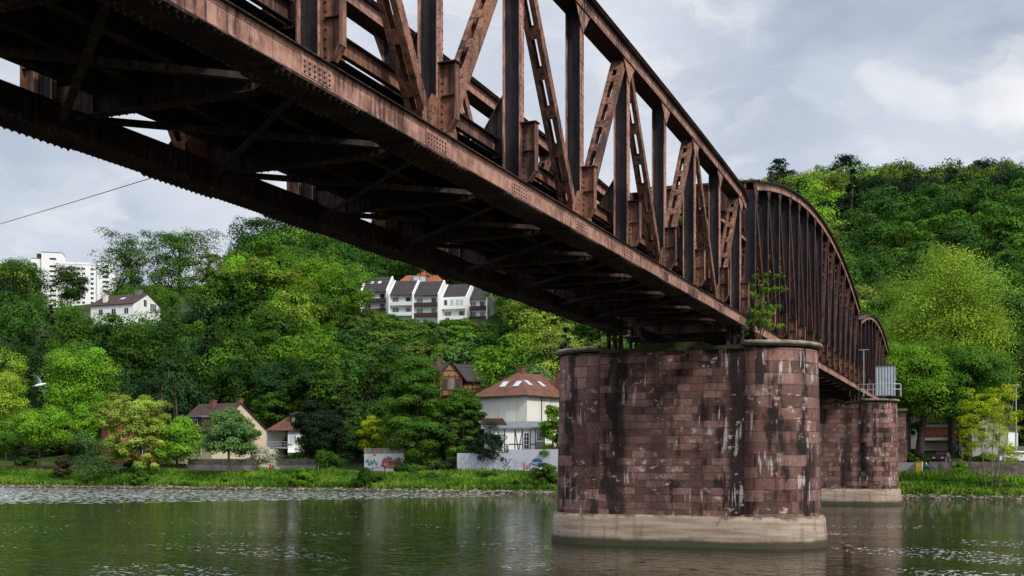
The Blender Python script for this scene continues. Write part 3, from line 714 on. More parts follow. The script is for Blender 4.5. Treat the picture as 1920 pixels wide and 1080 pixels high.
for a in ((235, 590, 306, 15), (690, 600, 326, 13), (770, 600, 326, 14), (850, 600, 326, 14), (790, 590, 345, 14), (835, 750, 245, 15), (900, 750, 250, 14), (740, 750, 245, 8)): site(*a)
def forest():
    rng = np.random.default_rng(5); items = []
    Y = 197.0
    while Y < 645:
        sp = 8.4 if Y < 330 else (10 if Y < 420 else 12.5)
        Xs = np.arange(-Y*1.02-10, Y*.05+18, sp)
        for x in Xs:
            X = x+rng.uniform(-.42, .42)*sp; YY = Y+rng.uniform(-.42, .42)*sp; px = pxof(X, YY)
            if not -120 < px < 2020: continue
            if 60 < px < 200 and YY > 480: continue
            if any((X-a)**2+(YY-b)**2 < r*r for a, b, r in SITES): continue
            s = rng.uniform(.75, 1.25)*(.86 if YY < 240 else 1 if YY < 330 else 1.15)*(1 if YY < 330 else rng.choice([.75, 1, 1, 1.2])); z = tz(X, YY); d = YY/(C_+kfac(px)*S_)
            con = rng.random() < (.04 if px < 1000 else .07); H = 15.5*s; top = HZ-(z+H-HC)/d*FPX; bot = HZ-(z-HC)/d*FPX; hw = 5.8*s/d*FPX
            lim = float(np.interp(px, SKY[0], SKY[1]))-abs(rng.normal())*(9 if px > 1000 else 4)+4
            if top < lim:
                f = (HC+(HZ-lim)/FPX*d-z)/15.5
                if f < .55: continue
                s = min(s, f); H = 15.5*s; top = HZ-(z+H-HC)/d*FPX; hw = 5.8*s/d*FPX
            if any(d < dd and px+hw*.8 > x0 and px-hw*.8 < x1 and top < y1 and bot > y0-40 for x0, y0, x1, y1, dd in CLEAR):
                s2 = s*.45; H = 15.5*s2; top = HZ-(z+H-HC)/d*FPX; hw = 5.8*s2/d*FPX
                if any(d < dd and px+hw*.8 > x0 and px-hw*.8 < x1 and top < y1 and bot > y0-40 for x0, y0, x1, y1, dd in CLEAR): continue
                s = s2
            # colour of the patch it stands in
            n = math.sin(X/17+1.3)+math.sin(YY/13+X/29)+rng.normal()*.8
            if px < 1000:
                if 415 < px < 690 and YY < 300 and top < 640: c = ['fresh', 'mid', 'fresh', 'lime'][rng.integers(4)] if n > -.6 else 'mid'
                elif px < 640 and YY < 235: c = ['deep', 'deep', 'blue', 'mid'][rng.integers(4)]
                elif n > 1.6: c = 'fresh'
                elif n > .5: c = 'mid'
                elif n > -1.4: c = 'deep'
                else: c = ['dark', 'blue', 'deep', 'olive'][rng.integers(4)]
            elif px > 1640 and YY < 430: c = ['deep', 'mid', 'mid', 'deep'][rng.integers(4)]
            else: c = ['mid', 'deep', 'olive', 'fresh', 'mid', 'sandy', 'olive', 'olive', 'grey', 'sandy', 'brown', 'lime'][rng.integers(12)] if n > -1.1 else ['deep', 'blue', 'dark'][rng.integers(3)]
            if con: c = 'dark'
            if px > 1440 and top < 345 and rng.random() < .35: c = 'dark'
            items.append((d/s, X, YY, z, s, c, con, px, top))
        Y += sp*.9
    return sorted(items)
ITEMS = forest(); rngf = np.random.default_rng(8); NIND = 280
ZONE = [(lambda px, Y: px < 640 and Y < 262, 'green tree in the dense wood on the lower slope behind the riverside gardens', 'trees low on the wooded slope'),
        (lambda px, Y: px < 1000 and Y < 262, 'green tree on the slope between the timbered villa and the white terraced houses', 'trees between villa and terraced houses'),
        (lambda px, Y: px < 1000, 'green tree high on the slope around the white house and the terraced houses', 'trees high on the wooded slope'),
        (lambda px, Y: True, 'green tree on the big wooded hill beyond the bridge arches', 'trees on the hill beyond the arches')]
for i, (_, X, Y, z, s, c, con, px, top) in enumerate(ITEMS[:NIND]):
    pool = PRO['c' if con else 'r']; o = bpy.data.objects.new('woodland_tree', pool[rngf.integers(len(pool))]); col.objects.link(o)
    o.location = (X, Y, z-.5); o.scale = (s*rngf.uniform(.9, 1.12), s*rngf.uniform(.9, 1.12), s); o.rotation_euler = (0, 0, rngf.uniform(0, 6.28))
    g = np.array(GREENS[c])*rngf.uniform(.75, 1.3)*(1.25 if px > 1000 or Y > 262 else .9); o.color = (*g, 1)  # farther trees tinted paler, distance haze put into the colour
    for f, lab, gr in ZONE:
        if f(px, Y): tag(o, lab, 'tree', gr); break
# the rest of the far wood reads as one mass
LOW = []
for i in range(7):
    rng = np.random.default_rng(300+i)
    LOW.append(crown_data(rng, 7.0, 6.6, 24, 75 if i < 6 else 34, .80, 'round' if i < 6 else 'cone', .44, tintvar=.16)[:2])
VV, TT = [], []
for (_, X, Y, z, s, c, con, px, top) in ITEMS[NIND:]:
    V, T = LOW[6] if con else LOW[rngf.integers(6)]; a = rngf.uniform(0, 6.28); ca, sa = math.cos(a), math.sin(a)
    k = (.60 if con else .90)*rngf.uniform(.85, 1.15)
    W = np.stack([(V[:, 0]*ca-V[:, 1]*sa)*s*k+X, (V[:, 0]*sa+V[:, 1]*ca)*s*k+Y, V[:, 2]*s*(1.3 if con else 1.12)+z+8.5*s], 1)
    VV.append(W); TT.append(T*np.array(GREENS[c])*rngf.choice([.7, 1.0, 1.3, 1.6]))
o = bpy.data.objects.new('far_woodland', leaf_mesh('far_woodland', np.concatenate(VV), np.concatenate(TT))); col.objects.link(o); tag(o, kind='stuff')

# ================================================================ TREES AND BUSHES ONE BY ONE
T_ = make_tree
# parkland crowns on the ridge
T_('ridge_tree', 'spreading tree beside the white apartment block at the edge of the photo', 30, 474, 128, 330, 'round', 'mid', nclump=110, per=110, leaf=.55, clump=.24, crown_from=.1)
T_('ridge_tree', 'small round tree standing in front of the white apartment block', 133, 494, 60, 335, 'round', 'deep', nclump=70, per=130, leaf=.5, crown_from=.1)
T_('ridge_tree', 'tall airy tree with sky between its branches above the brown roof', 245, 443, 110, 345, 'loose', 'mid', nclump=120, per=85, leaf=.6, clump=.24, crown_from=.05, tr=.4)
T_('ridge_tree', 'tallest airy tree of the ridge, with open branches against the sky', 335, 428, 125, 345, 'loose', 'mid', nclump=150, per=85, leaf=.6, clump=.22, crown_from=.05, tr=.45)
T_('ridge_tree', 'darker tree closing the row of airy ridge trees', 392, 470, 45, 340, 'loose', 'olive', nclump=50, per=60, leaf=.55, clump=.28, crown_from=.05)
T_('ridge_tree', 'high dark treetop touching the lower edge of the bridge', 495, 403, 120, 350, 'loose', 'deep', nclump=130, per=100, leaf=.62, clump=.25, crown_from=.05, tr=.4)
for a in ((480, 488, 110, 262, 'fresh', 'pale green broad tree below the treetop that touches the bridge'), (560, 460, 150, 268, 'fresh', 'largest light green tree crown on the slope'),
          (645, 492, 110, 264, 'fresh', 'light green tree next to the first terraced house'), (600, 540, 130, 250, 'mid', 'broad green tree in the middle of the slope')):
    T_('slope_tree', a[5], a[0], a[1], a[2], a[3], 'round', a[4], nclump=75, per=95, leaf=.5, clump=.25, crown_from=.05, tr=.4)
T_('pine_tree', 'dark lone pine on the skyline above the arch', 1463, 303, 50, 560, 'layer', 'dark', nclump=60, per=40, leaf=1.0, clump=.34, crown_from=.2)
T_('pine_tree', 'darkest conifer on the skyline right of the arch', 1585, 291, 76, 570, 'layer', 'dark', nclump=60, per=50, leaf=1.0, clump=.34, crown_from=.1)
T_('pine_tree', 'bluish conifer on the skyline near the edge of the photo', 1842, 296, 60, 560, 'round', 'dark', nclump=60, per=50, leaf=1.0, clump=.34, crown_from=.1)
# gardens between hill and river
B = [('garden_tree', 'yellow green tree at the edge of the photo behind the river trees', 12, 672, 110, 176, 'round', 'lime', 60, 130, .15, 'loose pale'),
     ('garden_tree', 'tall light green tree standing above the river path', 142, 640, 132, 184, 'round', 'fresh', 80, 130, .1, ''),
     ('river_tree', 'round bright green tree beside the low brick wall', 74, 757, 104, 158.5, 'round', 'fresh', 60, 130, .28, ''),
     ('river_tree', 'pale green tree cut by the edge of the photo at the path', -8, 785, 70, 159, 'round', 'mid', 45, 120, .2, ''),
     ('garden_tree', 'bright green tree between the round tree and the willow bush', 163, 757, 76, 172, 'round', 'fresh', 50, 120, .2, ''),
     ('river_tree', 'thin yellow green tree in front of the orange brick house', 256, 743, 118, 159, 'loose', 'sandy', 170, 120, .14, 'pale'),
     ('river_tree', 'vivid green tree with crown down to the grass', 332, 780, 98, 163, 'round', 'fresh', 60, 130, .05, ''),
     ('river_tree', 'round grey green tree before the gabled house with cream wall', 429, 773, 118, 158, 'round', 'grey', 110, 140, .22, 'pale'),
     ('yew_tree', 'almost black green yew next to the house with balcony', 597, 752, 92, 166, 'round', 'dark', 110, 170, .02, ''),
     ('spruce_tree', 'olive tipped spruce behind the dark yew', 650, 676, 66, 188, 'cone', 'cedar', 110, 70, .02, ''),
     ('spruce_tree', 'dusky spruce beside the villa turret', 698, 662, 50, 205, 'cone', 'brown', 70, 55, .02, ''),
     ('cypress_tree', 'slim blue green cypress on the slope', 597, 655, 26, 212, 'column', 'blue', 50, 70, .02, ''),
     ('copper_tree', 'dark purple leaved tree behind the spruce', 625, 708, 44, 208, 'round', 'purple', 40, 90, .05, ''),
     ('spruce_tree', 'thin dark spruce behind the thin yellow green tree', 304, 698, 22, 186, 'cone', 'brown', 46, 50, .02, ''),
     ('spruce_tree', 'shorter thin dark spruce at the cream gabled house', 328, 722, 20, 186, 'cone', 'brown', 40, 45, .02, ''),
     ('garden_tree', 'light green tree between the gabled house and the house with balcony', 512, 736, 84, 196, 'round', 'mid', 60, 100, .1, ''),
     ('garden_tree', 'yellowish tree top behind the house with balcony', 552, 726, 62, 200, 'layer', 'lime', 50, 90, .1, ''),
     ('garden_bush', 'yellow leaved bush beside the small graffiti wall', 698, 783, 58, 176, 'round', 'yellow', 40, 110, .05, ''),
     ('cedar_tree', 'huge layered dark green tree between the two graffiti walls', 782, 664, 134, 169.5, 'layer', 'mid', 190, 190, .03, ''),
     ('garden_tree', 'green tree between the huge layered tree and the white hip roofed house', 866, 738, 88, 169, 'layer', 'mid', 120, 150, .03, ''),
     ('ivy', 'dark ivy mass over the corner of the half timbered annex', 922, 796, 74, 166.9, 'round', 'dark', 45, 110, .02, ''),
     ('garden_tree', 'fresh green tree beside the stone pier at the white house', 1038, 756, 56, 166.6, 'round', 'fresh', 50, 110, .05, ''),
     ('garden_tree', 'green tree top behind the villa roof', 905, 662, 70, 240, 'round', 'deep', 40, 90, .05, ''),
     ('garden_tree', 'green tree hiding the foot of the villa', 700, 745, 90, 196, 'round', 'deep', 50, 100, .05, ''),
     ('garden_tree', 'dark green tree filling the gap behind the yew', 560, 790, 60, 178, 'round', 'deep', 40, 100, .05, ''),
     ('garden_tree', 'deep green tree behind the thin yellow green river tree', 215, 742, 80, 190, 'round', 'deep', 45, 100, .05, ''),
     ('garden_tree', 'deep green tree behind the cream gabled house', 400, 722, 90, 205, 'round', 'deep', 45, 100, .05, ''),
     # right bank
     ('chestnut_tree', 'huge yellow green domed tree beside the arch end', 1785, 468, 300, 184, 'round', 'lime', 230, 190, .1, ''),
     ('chestnut_tree', 'big green tree with leaning trunk in front of the domed tree', 1722, 640, 170, 168, 'round', 'fresh', 130, 170, .22, ''),
     ('chestnut_tree', 'big green tree with thick dark trunk above the stone wall', 1815, 652, 180, 171, 'round', 'mid', 130, 170, .25, ''),
     ('bank_tree', 'dark shady tree at the edge of the photo above the parked cars', 1925, 600, 130, 190, 'round', 'deep', 60, 120, .15, ''),
     ('bank_tree', 'dark green tree squeezed between the abutment and the big trees', 1700, 650, 70, 182, 'round', 'deep', 50, 120, .05, ''),
     ('young_tree', 'thin bright yellow green multi stemmed tree on the grassy bank', 1858, 722, 112, 151.5, 'loose', 'yellow', 120, 48, .25, 'stems')]
for (nm, lab, px, yt, wpx, Y, sh, colr, ncl, per, cf, kind) in B:
    T_(nm, lab, px, yt, wpx, Y, sh, colr, nclump=ncl, per=per, leaf=.19 if kind == 'stems' else .29 if nm == 'chestnut_tree' else .32 if Y < 180 else .38, clump=.16 if kind == 'stems' or sh == 'loose' else (.24 if ncl > 90 else .30),
       crown_from=cf, trunk='bark_pale' if ('pale' in kind or kind == 'stems') else 'bark', tr=(.5 if nm == 'chestnut_tree' else .07 if kind == 'stems' else .2), stems=4 if kind == 'stems' else 1,
       cat='bush' if 'bush' in nm else 'ivy' if nm == 'ivy' else 'tree', lean=.25 if 'leaning' in lab else 0)
# low bushes: (label, px, ytop, width, Y, colour)
for lab, px, yt, wpx, Y, c in (('grey green willow bush spilling over the rocky shore', 176, 812, 98, 152.5, 'grey'), ('round green bush at the foot of the near stone pier', 1024, 866, 46, 152.5, 'mid'),
        ('dark low bush on the grassy bank before the small graffiti wall', 686, 880, 40, 152.8, 'deep'), ('feathery pale bush on the bank next to the walker', 570, 876, 52, 153, 'fresh'),
        ('white flowering elder bush over the wooden fence', 496, 836, 56, 163, 'blossom'), ('low green bush beside the thin river tree', 265, 883, 40, 153, 'mid'),
        ('clipped dark hedge below the orange brick house', 262, 858, 60, 167, 'deep'), ('leafy bush at the end of the wooden fence', 622, 838, 62, 164, 'mid'),
        ('brown dry shrub beside the willow bush', 118, 845, 30, 154, 'brown'), ('rounded garden bush behind the low brick wall', 45, 858, 50, 168, 'deep'),
        ('hedge behind the white elder bush', 560, 842, 66, 169, 'mid'), ('bush between the small graffiti wall and the layered tree', 752, 868, 30, 164, 'deep'),
        ('shady bush under the leaning trunk', 1706, 842, 60, 168, 'deep'), ('bush between the parked cars and the young tree', 1845, 852, 50, 167, 'mid'),
        ('bush in the gap between walls under the layered tree', 830, 872, 40, 166, 'deep'), ('tuft of shrubs in front of the stone wall', 1800, 868, 34, 160, 'fresh')):
    T_('bush', lab, px, yt, wpx, Y, 'round', c, nclump=34, per=110, leaf=.26, clump=.34, crown_from=-.25, tr=.05, cat='bush')
rs = np.random.default_rng(77); SHR = [forest_proto(40+k, 'round', 2.6, 4.4, 22, 55, .42, .4) for k in range(3)]; cnt = 0
while cnt < 190:
    Y = rs.uniform(222, 280); px = rs.uniform(632, 925); d = dY(px, Y); q = P(px, HZ, d)
    if any((q.x-a)**2+(q.y-b)**2 < (r*.8)**2 for a, b, r in SITES): continue
    o = bpy.data.objects.new('shrub', SHR[cnt % 3]); col.objects.link(o); z = tz(q.x, q.y); sc_ = rs.uniform(.8, 1.9); top = HZ-(z+4.4*sc_-HC)/d*FPX
    if top < 603: sc_ *= .6
    o.location = (q.x, q.y, z-.9*sc_); o.scale = (sc_*1.2, sc_*1.2, sc_); o.rotation_euler = (0, 0, rs.uniform(0, 6.28)); o.color = (*GREENS[('mid', 'deep', 'olive', 'mid', 'grey', 'fresh')[cnt % 6]], 1)
    tag(o, 'shrub on the rough slope under the terraced houses', 'shrub', 'shrubs on the slope under the terraced houses'); cnt += 1

GT = [forest_proto(60+k, 'round', 3.2, 6.5, 30, 90, .36, .34) for k in range(3)]
for i in range(34):
    px = (-60+rs.uniform(0, 290)) if i < 18 else rs.uniform(575, 690) if i < 26 else rs.uniform(1690, 1940); Y = rs.uniform(176, 194) if px < 1000 else rs.uniform(178, 196); d = dY(px, Y); q = P(px, HZ, d)
    o = bpy.data.objects.new('garden_tree', GT[i % 3]); col.objects.link(o); sc_ = rs.uniform(.7, 1.15); o.location = (q.x, q.y, tz(q.x, q.y)-.8); o.scale = (sc_*1.15, sc_*1.15, sc_); o.rotation_euler = (0, 0, rs.uniform(0, 6.28)); o.color = (*GREENS[('deep', 'mid', 'deep', 'grey', 'mid', 'dark')[i % 6]], 1)
    tag(o, 'low leafy garden tree between the riverside houses and the wooded slope', 'tree', 'low garden trees behind the riverside')
for i in range(44):
    x = rs.uniform(-150, 8); qq = rs.uniform(2.0, 8.0); y = bankY(x)+qq; o = bpy.data.objects.new('bank_shrub', SHR[i % 3]); col.objects.link(o); sc_ = rs.uniform(.12, .30)
    o.location = (x, y, tz(x, y)-.1); o.scale = (sc_*1.5, sc_*1.5, sc_); o.rotation_euler = (0, 0, rs.uniform(0, 6.28)); o.color = (*GREENS[('fresh', 'olive', 'sandy', 'mid', 'brown', 'grey', 'mid')[i % 7]], 1)
    tag(o, 'low weedy shrub in the long grass of the river bank', 'shrub', 'weedy shrubs on the river bank')
# ================================================================ GRASS AND STONES ON THE BANK
rng = np.random.default_rng(21); n = 52000
X = rng.uniform(-170, 12, n); q = rng.uniform(1.3, 10, n); Yb = np.array([bankY(x) for x in X]); Y = Yb+q
keep = []; Z = np.zeros(n)
for i in range(n): Z[i] = tz(X[i], Y[i])
h = rng.uniform(.25, .75, n)*(1+.5*np.sin(X/5)*np.cos(q)); wd = rng.uniform(.10, .22, n); a = rng.uniform(0, 6.28, n); lx, ly = rng.normal(size=n)*.22, rng.normal(size=n)*.22
ca, sa = np.cos(a)*wd, np.sin(a)*wd
V = np.stack([np.stack([X-ca, Y-sa, Z-.05], 1), np.stack([X+ca, Y+sa, Z-.05], 1), np.stack([X+ca*.3+lx, Y+sa*.3+ly, Z+h], 1), np.stack([X-ca*.3+lx, Y-sa*.3+ly, Z+h*.95], 1)], 1).reshape(-1, 3)
pt = np.sin(X/6+q)*.5+np.sin(X/2.3)*.3+rng.normal(size=n)*.35
c0, c1, c2 = np.array([.06, .15, .015]), np.array([.19, .34, .03]), np.array([.20, .20, .07])
T = np.where((pt > .95)[:, None], c2, c0+(c1-c0)*np.clip(pt+.5, 0, 1)[:, None])*rng.uniform(.75, 1.2, (n, 1))
o = bpy.data.objects.new('bank_grass', leaf_mesh('bank_grass', V, np.repeat(T, 4, 0))); col.objects.link(o); tag(o, kind='stuff')
m_, t_, p_ = material('shore_stone', .9, 0, .2)
o_ = t_.coord(); t_.put(p_.inputs['Base Color'], t_.mix(t_.ramp(t_.noise(o_, .9, 4), .35, .65), (.10, .08, .065), (.27, .22, .175)))
m = MB(); random.seed(4)
for i in range(2000):
    x = random.uniform(-175, 14); qq = random.gauss(.35, .34); y = bankY(x)+qq; z = tz(x, y); s = random.uniform(.08, .26)
    a = random.uniform(0, 3.14); ca, sa = math.cos(a), math.sin(a); b = []
    for (ux, uy, uz) in ((1, 0, 0), (0, .8, 0), (-1, .1, 0), (.1, -.8, 0), (.15, .1, .75), (0, 0, -.6)):
        ux *= random.uniform(.8, 1.2); uy *= random.uniform(.8, 1.2); b.append((x+(ux*ca-uy*sa)*s*1.3, y+(ux*sa+uy*ca)*s*1.3, z+.04+uz*s))
    m.add(b, [(0, 1, 4), (1, 2, 4), (2, 3, 4), (3, 0, 4), (1, 0, 5), (2, 1, 5), (3, 2, 5), (0, 3, 5)])
tag(m.build('shore_stones', ['shore_stone']), kind='stuff')
# ================================================================ BUILDINGS
def weathered(name, c, stain, amt=.5, scale=.6):
    m, t, p = material(name, .9, 0, .2); o = t.coord()
    f = t.math('MULTIPLY', t.ramp(t.noise(t.map(o, scale=(1, 1, .35)), scale, 6, .65), .5, .68), amt)
    cc = t.mix(f, c, stain); cc = t.mix(t.ramp(t.noise(o, 6, 4), .3, .7, 0, .15), cc, stain); t.put(p.inputs['Base Color'], cc)
def tiles(name, c1, c2, row=.33):
    m, t, p = material(name, .85, 0, .25); o = t.coord()
    w_ = t.node('ShaderNodeTexWave', wave_type='BANDS', bands_direction='Z'); t.put(w_.inputs[0], o); w_.inputs['Scale'].default_value = 1/row/2.2; w_.inputs['Distortion'].default_value = .6; w_.inputs['Detail'].default_value = 2
    n = t.noise(o, .8, 6, .7); n2 = t.noise(t.map(o, scale=(3, 3, 3)), 2.2, 3)
    cc = t.mix(t.ramp(n, .35, .65), c1, c2); cc = t.mix(t.ramp(n2, .45, .7, 0, .5), cc, tuple(x*.5 for x in c1)); cc = t.mix(t.ramp(w_.outputs['Fac'], .7, 1, 0, .35), cc, tuple(x*.4 for x in c1))
    t.put(p.inputs['Base Color'], cc); t.put(p.inputs['Normal'], t.bump(w_.outputs['Fac'], .5, .04))
weathered('white_render', (.86, .86, .84), (.52, .48, .42), .3)
weathered('old_plaster', (.76, .74, .69), (.40, .33, .25), .45, .45)
weathered('cream_render', (.62, .52, .36), (.40, .32, .22), .3)
weathered('grey_concrete', (.30, .29, .28), (.14, .13, .12), .6)
weathered('painted_blocks', (.50, .52, .56), (.30, .30, .33), .5, 1.2)
weathered('painted_white', (.62, .62, .62), (.35, .34, .32), .4, 1)
tiles('tiles_brown', (.055, .032, .027), (.085, .05, .04)); tiles('tiles_dark', (.040, .034, .034), (.06, .05, .05))
tiles('tiles_orange', (.30, .085, .04), (.42, .15, .07)); tiles('tiles_mixed', (.11, .055, .036), (.21, .085, .05)); tiles('tiles_red', (.10, .045, .03), (.16, .06, .04))
plain('slate_felt', (.16, .17, .18), .9, 0, .25, 1.2)
plain('timber_dark', (.045, .022, .016), .85, 0, .3, 3); plain('timber_red', (.13, .03, .022), .8, 0, .3, 3); plain('fill_ochre', (.30, .17, .08), .9, 0, .2, 2)
plain('balcony_brown', (.06, .032, .028), .8, 0, .3, 3); plain('window_white', (.72, .73, .74), .5, 0, .06, 3)
plain('fence_wood', (.17, .145, .12), .95, 0, .45, 2.2, bump=.01); plain('brick_orange', (.26, .095, .05), .9, 0, .3, 4)
plain('chimney_brick', (.16, .07, .05), .9, 0, .3, 4); plain('metal_dark', (.05, .05, .055), .5, .4, .2); plain('teal_paint', (.03, .12, .12), .5, .1, .15)
plain('rubble_stone', (.14, .12, .10), .95, 0, .55, 1.4, bump=.08)
plain('awning_white', (.8, .8, .78), .7, 0, .05)
def glass(name, c, rough=.12):
    m, t, p = material(name, rough, 0, .6); t.put(p.inputs['Base Color'], c)
glass('pane_dark', (.02, .024, .03)); glass('pane_grey', (.16, .18, .2)); glass('pane_sky', (.45, .5, .56), .3)

def bld(name, label, px, py, d, turn=0, cat='house', group=None):
    p = P(px, py, d); a = TH-math.atan(kfac(px))
    return tag(empty(name, p, a+R(turn)), label, cat, group)
def gable_walls(root, x0, x1, y0, y1, he, hr, ridge, mat, base=-5):
    m = MB()
    if ridge == 'x': ym = (y0+y1)/2; m.prism([(y0, base), (y1, base), (y1, he), (ym, hr), (y0, he)], 'x', x0, x1)
    else: xm = (x0+x1)/2; m.prism([(x0, base), (x1, base), (x1, he), (xm, hr), (x0, he)], 'y', y0, y1)
    return m.build('wall', [mat], root)
def gable_roof(root, x0, x1, y0, y1, he, hr, ridge, mat, ov=.45, th=.18):
    m = MB()
    if ridge == 'x':
        ym = (y0+y1)/2; sl = (hr-he)/(ym-y0); e = he-ov*sl
        m.prism([(y0-ov, e+.03), (ym, hr+.03), (y1+ov, e+.03), (y1+ov, e+th+.03), (ym, hr+th+.05), (y0-ov, e+th+.03)], 'x', x0-ov*.6, x1+ov*.6)
    else:
        xm = (x0+x1)/2; sl = (hr-he)/(xm-x0); e = he-ov*sl
        m.prism([(x0-ov, e+.03), (xm, hr+.03), (x1+ov, e+.03), (x1+ov, e+th+.03), (xm, hr+th+.05), (x0-ov, e+th+.03)], 'y', y0-ov*.6, y1+ov*.6)
    return m.build('roof', [mat], root)
def chimney(roof, x, y, z0, z1, s=.35, mat='chimney_brick'):
    m = MB(); m.box(x-s, x+s, y-s, y+s, z0, z1); m.box(x-s-.08, x+s+.08, y-s-.08, y+s+.08, z1+.001, z1+.15); return m.build('chimney', [mat], roof)
def window(root, x, z, w, h, y=0, side='f', frame='window_white', pane='pane_dark', bars=1, name='window', rows=1):
    """side f: in the plane y, looking to -y; side r: in the plane x=y argument, looking to +x with x running along y"""
    m = MB(); f = .07; g = MB()
    def bx(mb, a0, a1, z0, z1, p0, p1):
        if side == 'f': mb.box(a0, a1, y-p1, y-p0, z0, z1)
        else: mb.box(y+p0, y+p1, a0, a1, z0, z1)
    bx(m, x, x+w, z, z+f, .002, .07); bx(m, x, x+w, z+h-f, z+h, .002, .07); bx(m, x, x+f, z+f, z+h-f, .002, .07); bx(m, x+w-f, x+w, z+f, z+h-f, .002, .07)
    for i in range(bars): c = x+w*(i+1)/(bars+1); bx(m, c-.03, c+.03, z+f, z+h-f, .032, .06)
    for i in range(rows-1): c = z+h*(i+1)/rows; bx(m, x+f, x+w-f, c-.03, c+.03, .033, .058)
    o = m.build(name, [frame], root); bx(g, x+f, x+w-f, z+f, z+h-f, .004, .03); g.build('pane', [pane], o); return o
def skylight(roof, pts):
    """pts: four corners on the roof plane, lifted a little"""
    a, b, c, d_ = [Vector(q) for q in pts]; n = (b-a).cross(d_-a).normalized()
    if n.z < 0: n = -n
    m = MB(); lo = [q+n*.02 for q in (a, b, c, d_)]; hi = [q+n*.12 for q in (a, b, c, d_)]
    m.add(lo+hi, [(4, 5, 6, 7), (0, 1, 5, 4), (1, 2, 6, 5), (2, 3, 7, 6), (3, 0, 4, 7)]); return m.build('skylight', ['pane_sky'], roof)

# --- white apartment block, far off on the plateau
r = bld('apartment_building', 'white high rise apartment block with stair tower on the ridge', 130, 592, 700, -6, 'building')
m = MB(); m.box(-22, -15.6, 0, 12, -12, 34); m.box(-15.6, -3.6, -2.5, 12, -12, 37.6); m.box(-3.6, 16, 0, 13, -12, 32.4); m.box(16, 27, -1.5, 12, -12, 33.6); m.box(-3.6, 16.0, -.3, -.001, 31.6, 32.8)
m.box(-42, -22.01, 3, 14, -12, 26)
m.build('wall', ['white_render'], r)
m = MB(); m.box(-18.6, -15.7, .5, 3, 34.002, 37.2); m.build('lift_house', ['balcony_brown'], r)
m = MB(); m.box(-22.2, -15.5, -.2, 12.1, 34.001, 34.4); m.box(-15.8, -3.4, -2.7, 12.2, 37.601, 38); m.box(15.8, 27.2, -1.7, 12.2, 33.601, 34); m.build('parapet', ['grey_concrete'], r)
for k in range(11): window(r, -11, 34.2-1.0-2.95*k-(1.6 if k else 0), 3.9, 1.35, -2.5, bars=0)
for k in range(10): window(r, 19.2, 29.5-2.95*k, 3.8, 1.35, -1.5, bars=0)
for k in range(10):
    for x in (-1.5, 4.2, 7.2, 12.2): window(r, x, 28.2-2.95*k, 1.9 if x != 4.2 else 2.2, 1.5)
    window(r, -20.6, 29.5-2.95*k, 2.2, 1.8)
    window(r, -30, 20.5-2.95*k, 7, 1.3, 3, bars=3); window(r, -39, 20.5-2.95*k, 6, 1.3, 3, bars=3)
# --- white house on the slope
r = bld('hillside_house', 'white house with brown gable roof peeking out of the wood', 250, 596, 303, -40)
gable_walls(r, -14.2, 0, 0, 11, 3.9, 7.0, 'x', 'white_render')
rf = gable_roof(r, -14.2, 0, 0, 11, 3.9, 7.0, 'x', 'tiles_brown'); chimney(rf, -10.5, 1.5, 3.6, 6.6, .5, 'old_plaster'); chimney(rf, -2.5, 5.2, 6.4, 8.1, .7, 'slate_felt')
skylight(rf, [(-6.6, 2.4, 5.45), (-5.2, 2.4, 5.45), (-5.2, 3.4, 6.0), (-6.6, 3.4, 6.0)])
for x in (-7.2, -3.0, -11.5): window(r, x, 1.2, 1.5, 1.6)
window(r, 4.0, 3.5, 1.3, 1.9, 0, 'r'); window(r, 6.6, 2.4, 2.6, 2.3, 0, 'r', pane='pane_grey', bars=2)
# --- row of terraced houses
def terrace(label, px0, px1, y_ridge, y_eave, y_base, d, kind, sky=0):
    px = (px0+px1)/2; r = bld('terraced_house', label, px, y_base, d, -17, group='white terraced houses on the slope'); u = d/FPX; w = (px1-px0)*u/math.cos(R(17)); x0, x1 = -w/2, w/2
    he = (y_base-y_eave)*u; hr = (y_base-y_ridge)*u+.9; L = 9.5
    gable_walls(r, x0, x1, 0, L, he, hr, 'x', 'white_render', -7)
    m = MB()
    for x in (x0, x1): m.prism([(-1.3, -7), (0, -7), (L, -7), (L, he+.25), (L/2, hr+.4), (-1.3, he-.35)], 'x', x-.17, x+.17)
    m.build('party_wall', ['white_render'], r)
    rf = gable_roof(r, x0+.45, x1-.45, 0, L, he, hr, 'x', 'tiles_dark', 1.0)
    for k in range(sky):
        sx_ = x0+1.6+2.3*k; sl = (hr-he)/(L/2)
        skylight(rf, [(sx_, 2.0, he+2.0*sl+.25), (sx_+1, 2.0, he+2.0*sl+.25), (sx_+1, 2.9, he+2.9*sl+.25), (sx_, 2.9, he+2.9*sl+.25)])
    floors = [he-3.3, he-6.2] if kind != 'glazed' else [he-6.2]
    for i, z in enumerate(floors):
        m = MB(); mat = 'balcony_brown' if kind == 'brown' else 'window_white'
        m.box(x0+.18, x1-.18, -1.2, -1.1, z-.35, z+.65); m.box(x0+.18, x1-.18, -1.1, -.001, z-.35, z-.15); m.build('balcony', [mat], r)
        window(r, x0+.6, z, 1.9, 2.1, 0, pane='pane_grey', bars=1); window(r, x1-2.4, z, 1.5, 2.1, 0, pane='pane_grey' if i else 'pane_dark', bars=0, name='balcony_door')
    if kind == 'glazed':
        m = MB(); m.box(x0+.2, x1-.2, -1.3, -.001, he-3.6, he-.3); m.build('bay', ['white_render'], r)
        for k, x in enumerate((.8, 2.6, 4.2, 5.4)):
            if x0+x+1.1 < x1: window(r, x0+x, he-2.6, 1.0, 1.6, -1.3, pane='pane_dark' if k == 0 else 'pane_sky', bars=0)
    return r
terrace('half hidden first terraced house behind the light green tree', 640, 680, 519, 538, 600, 332, 'brown', 1)
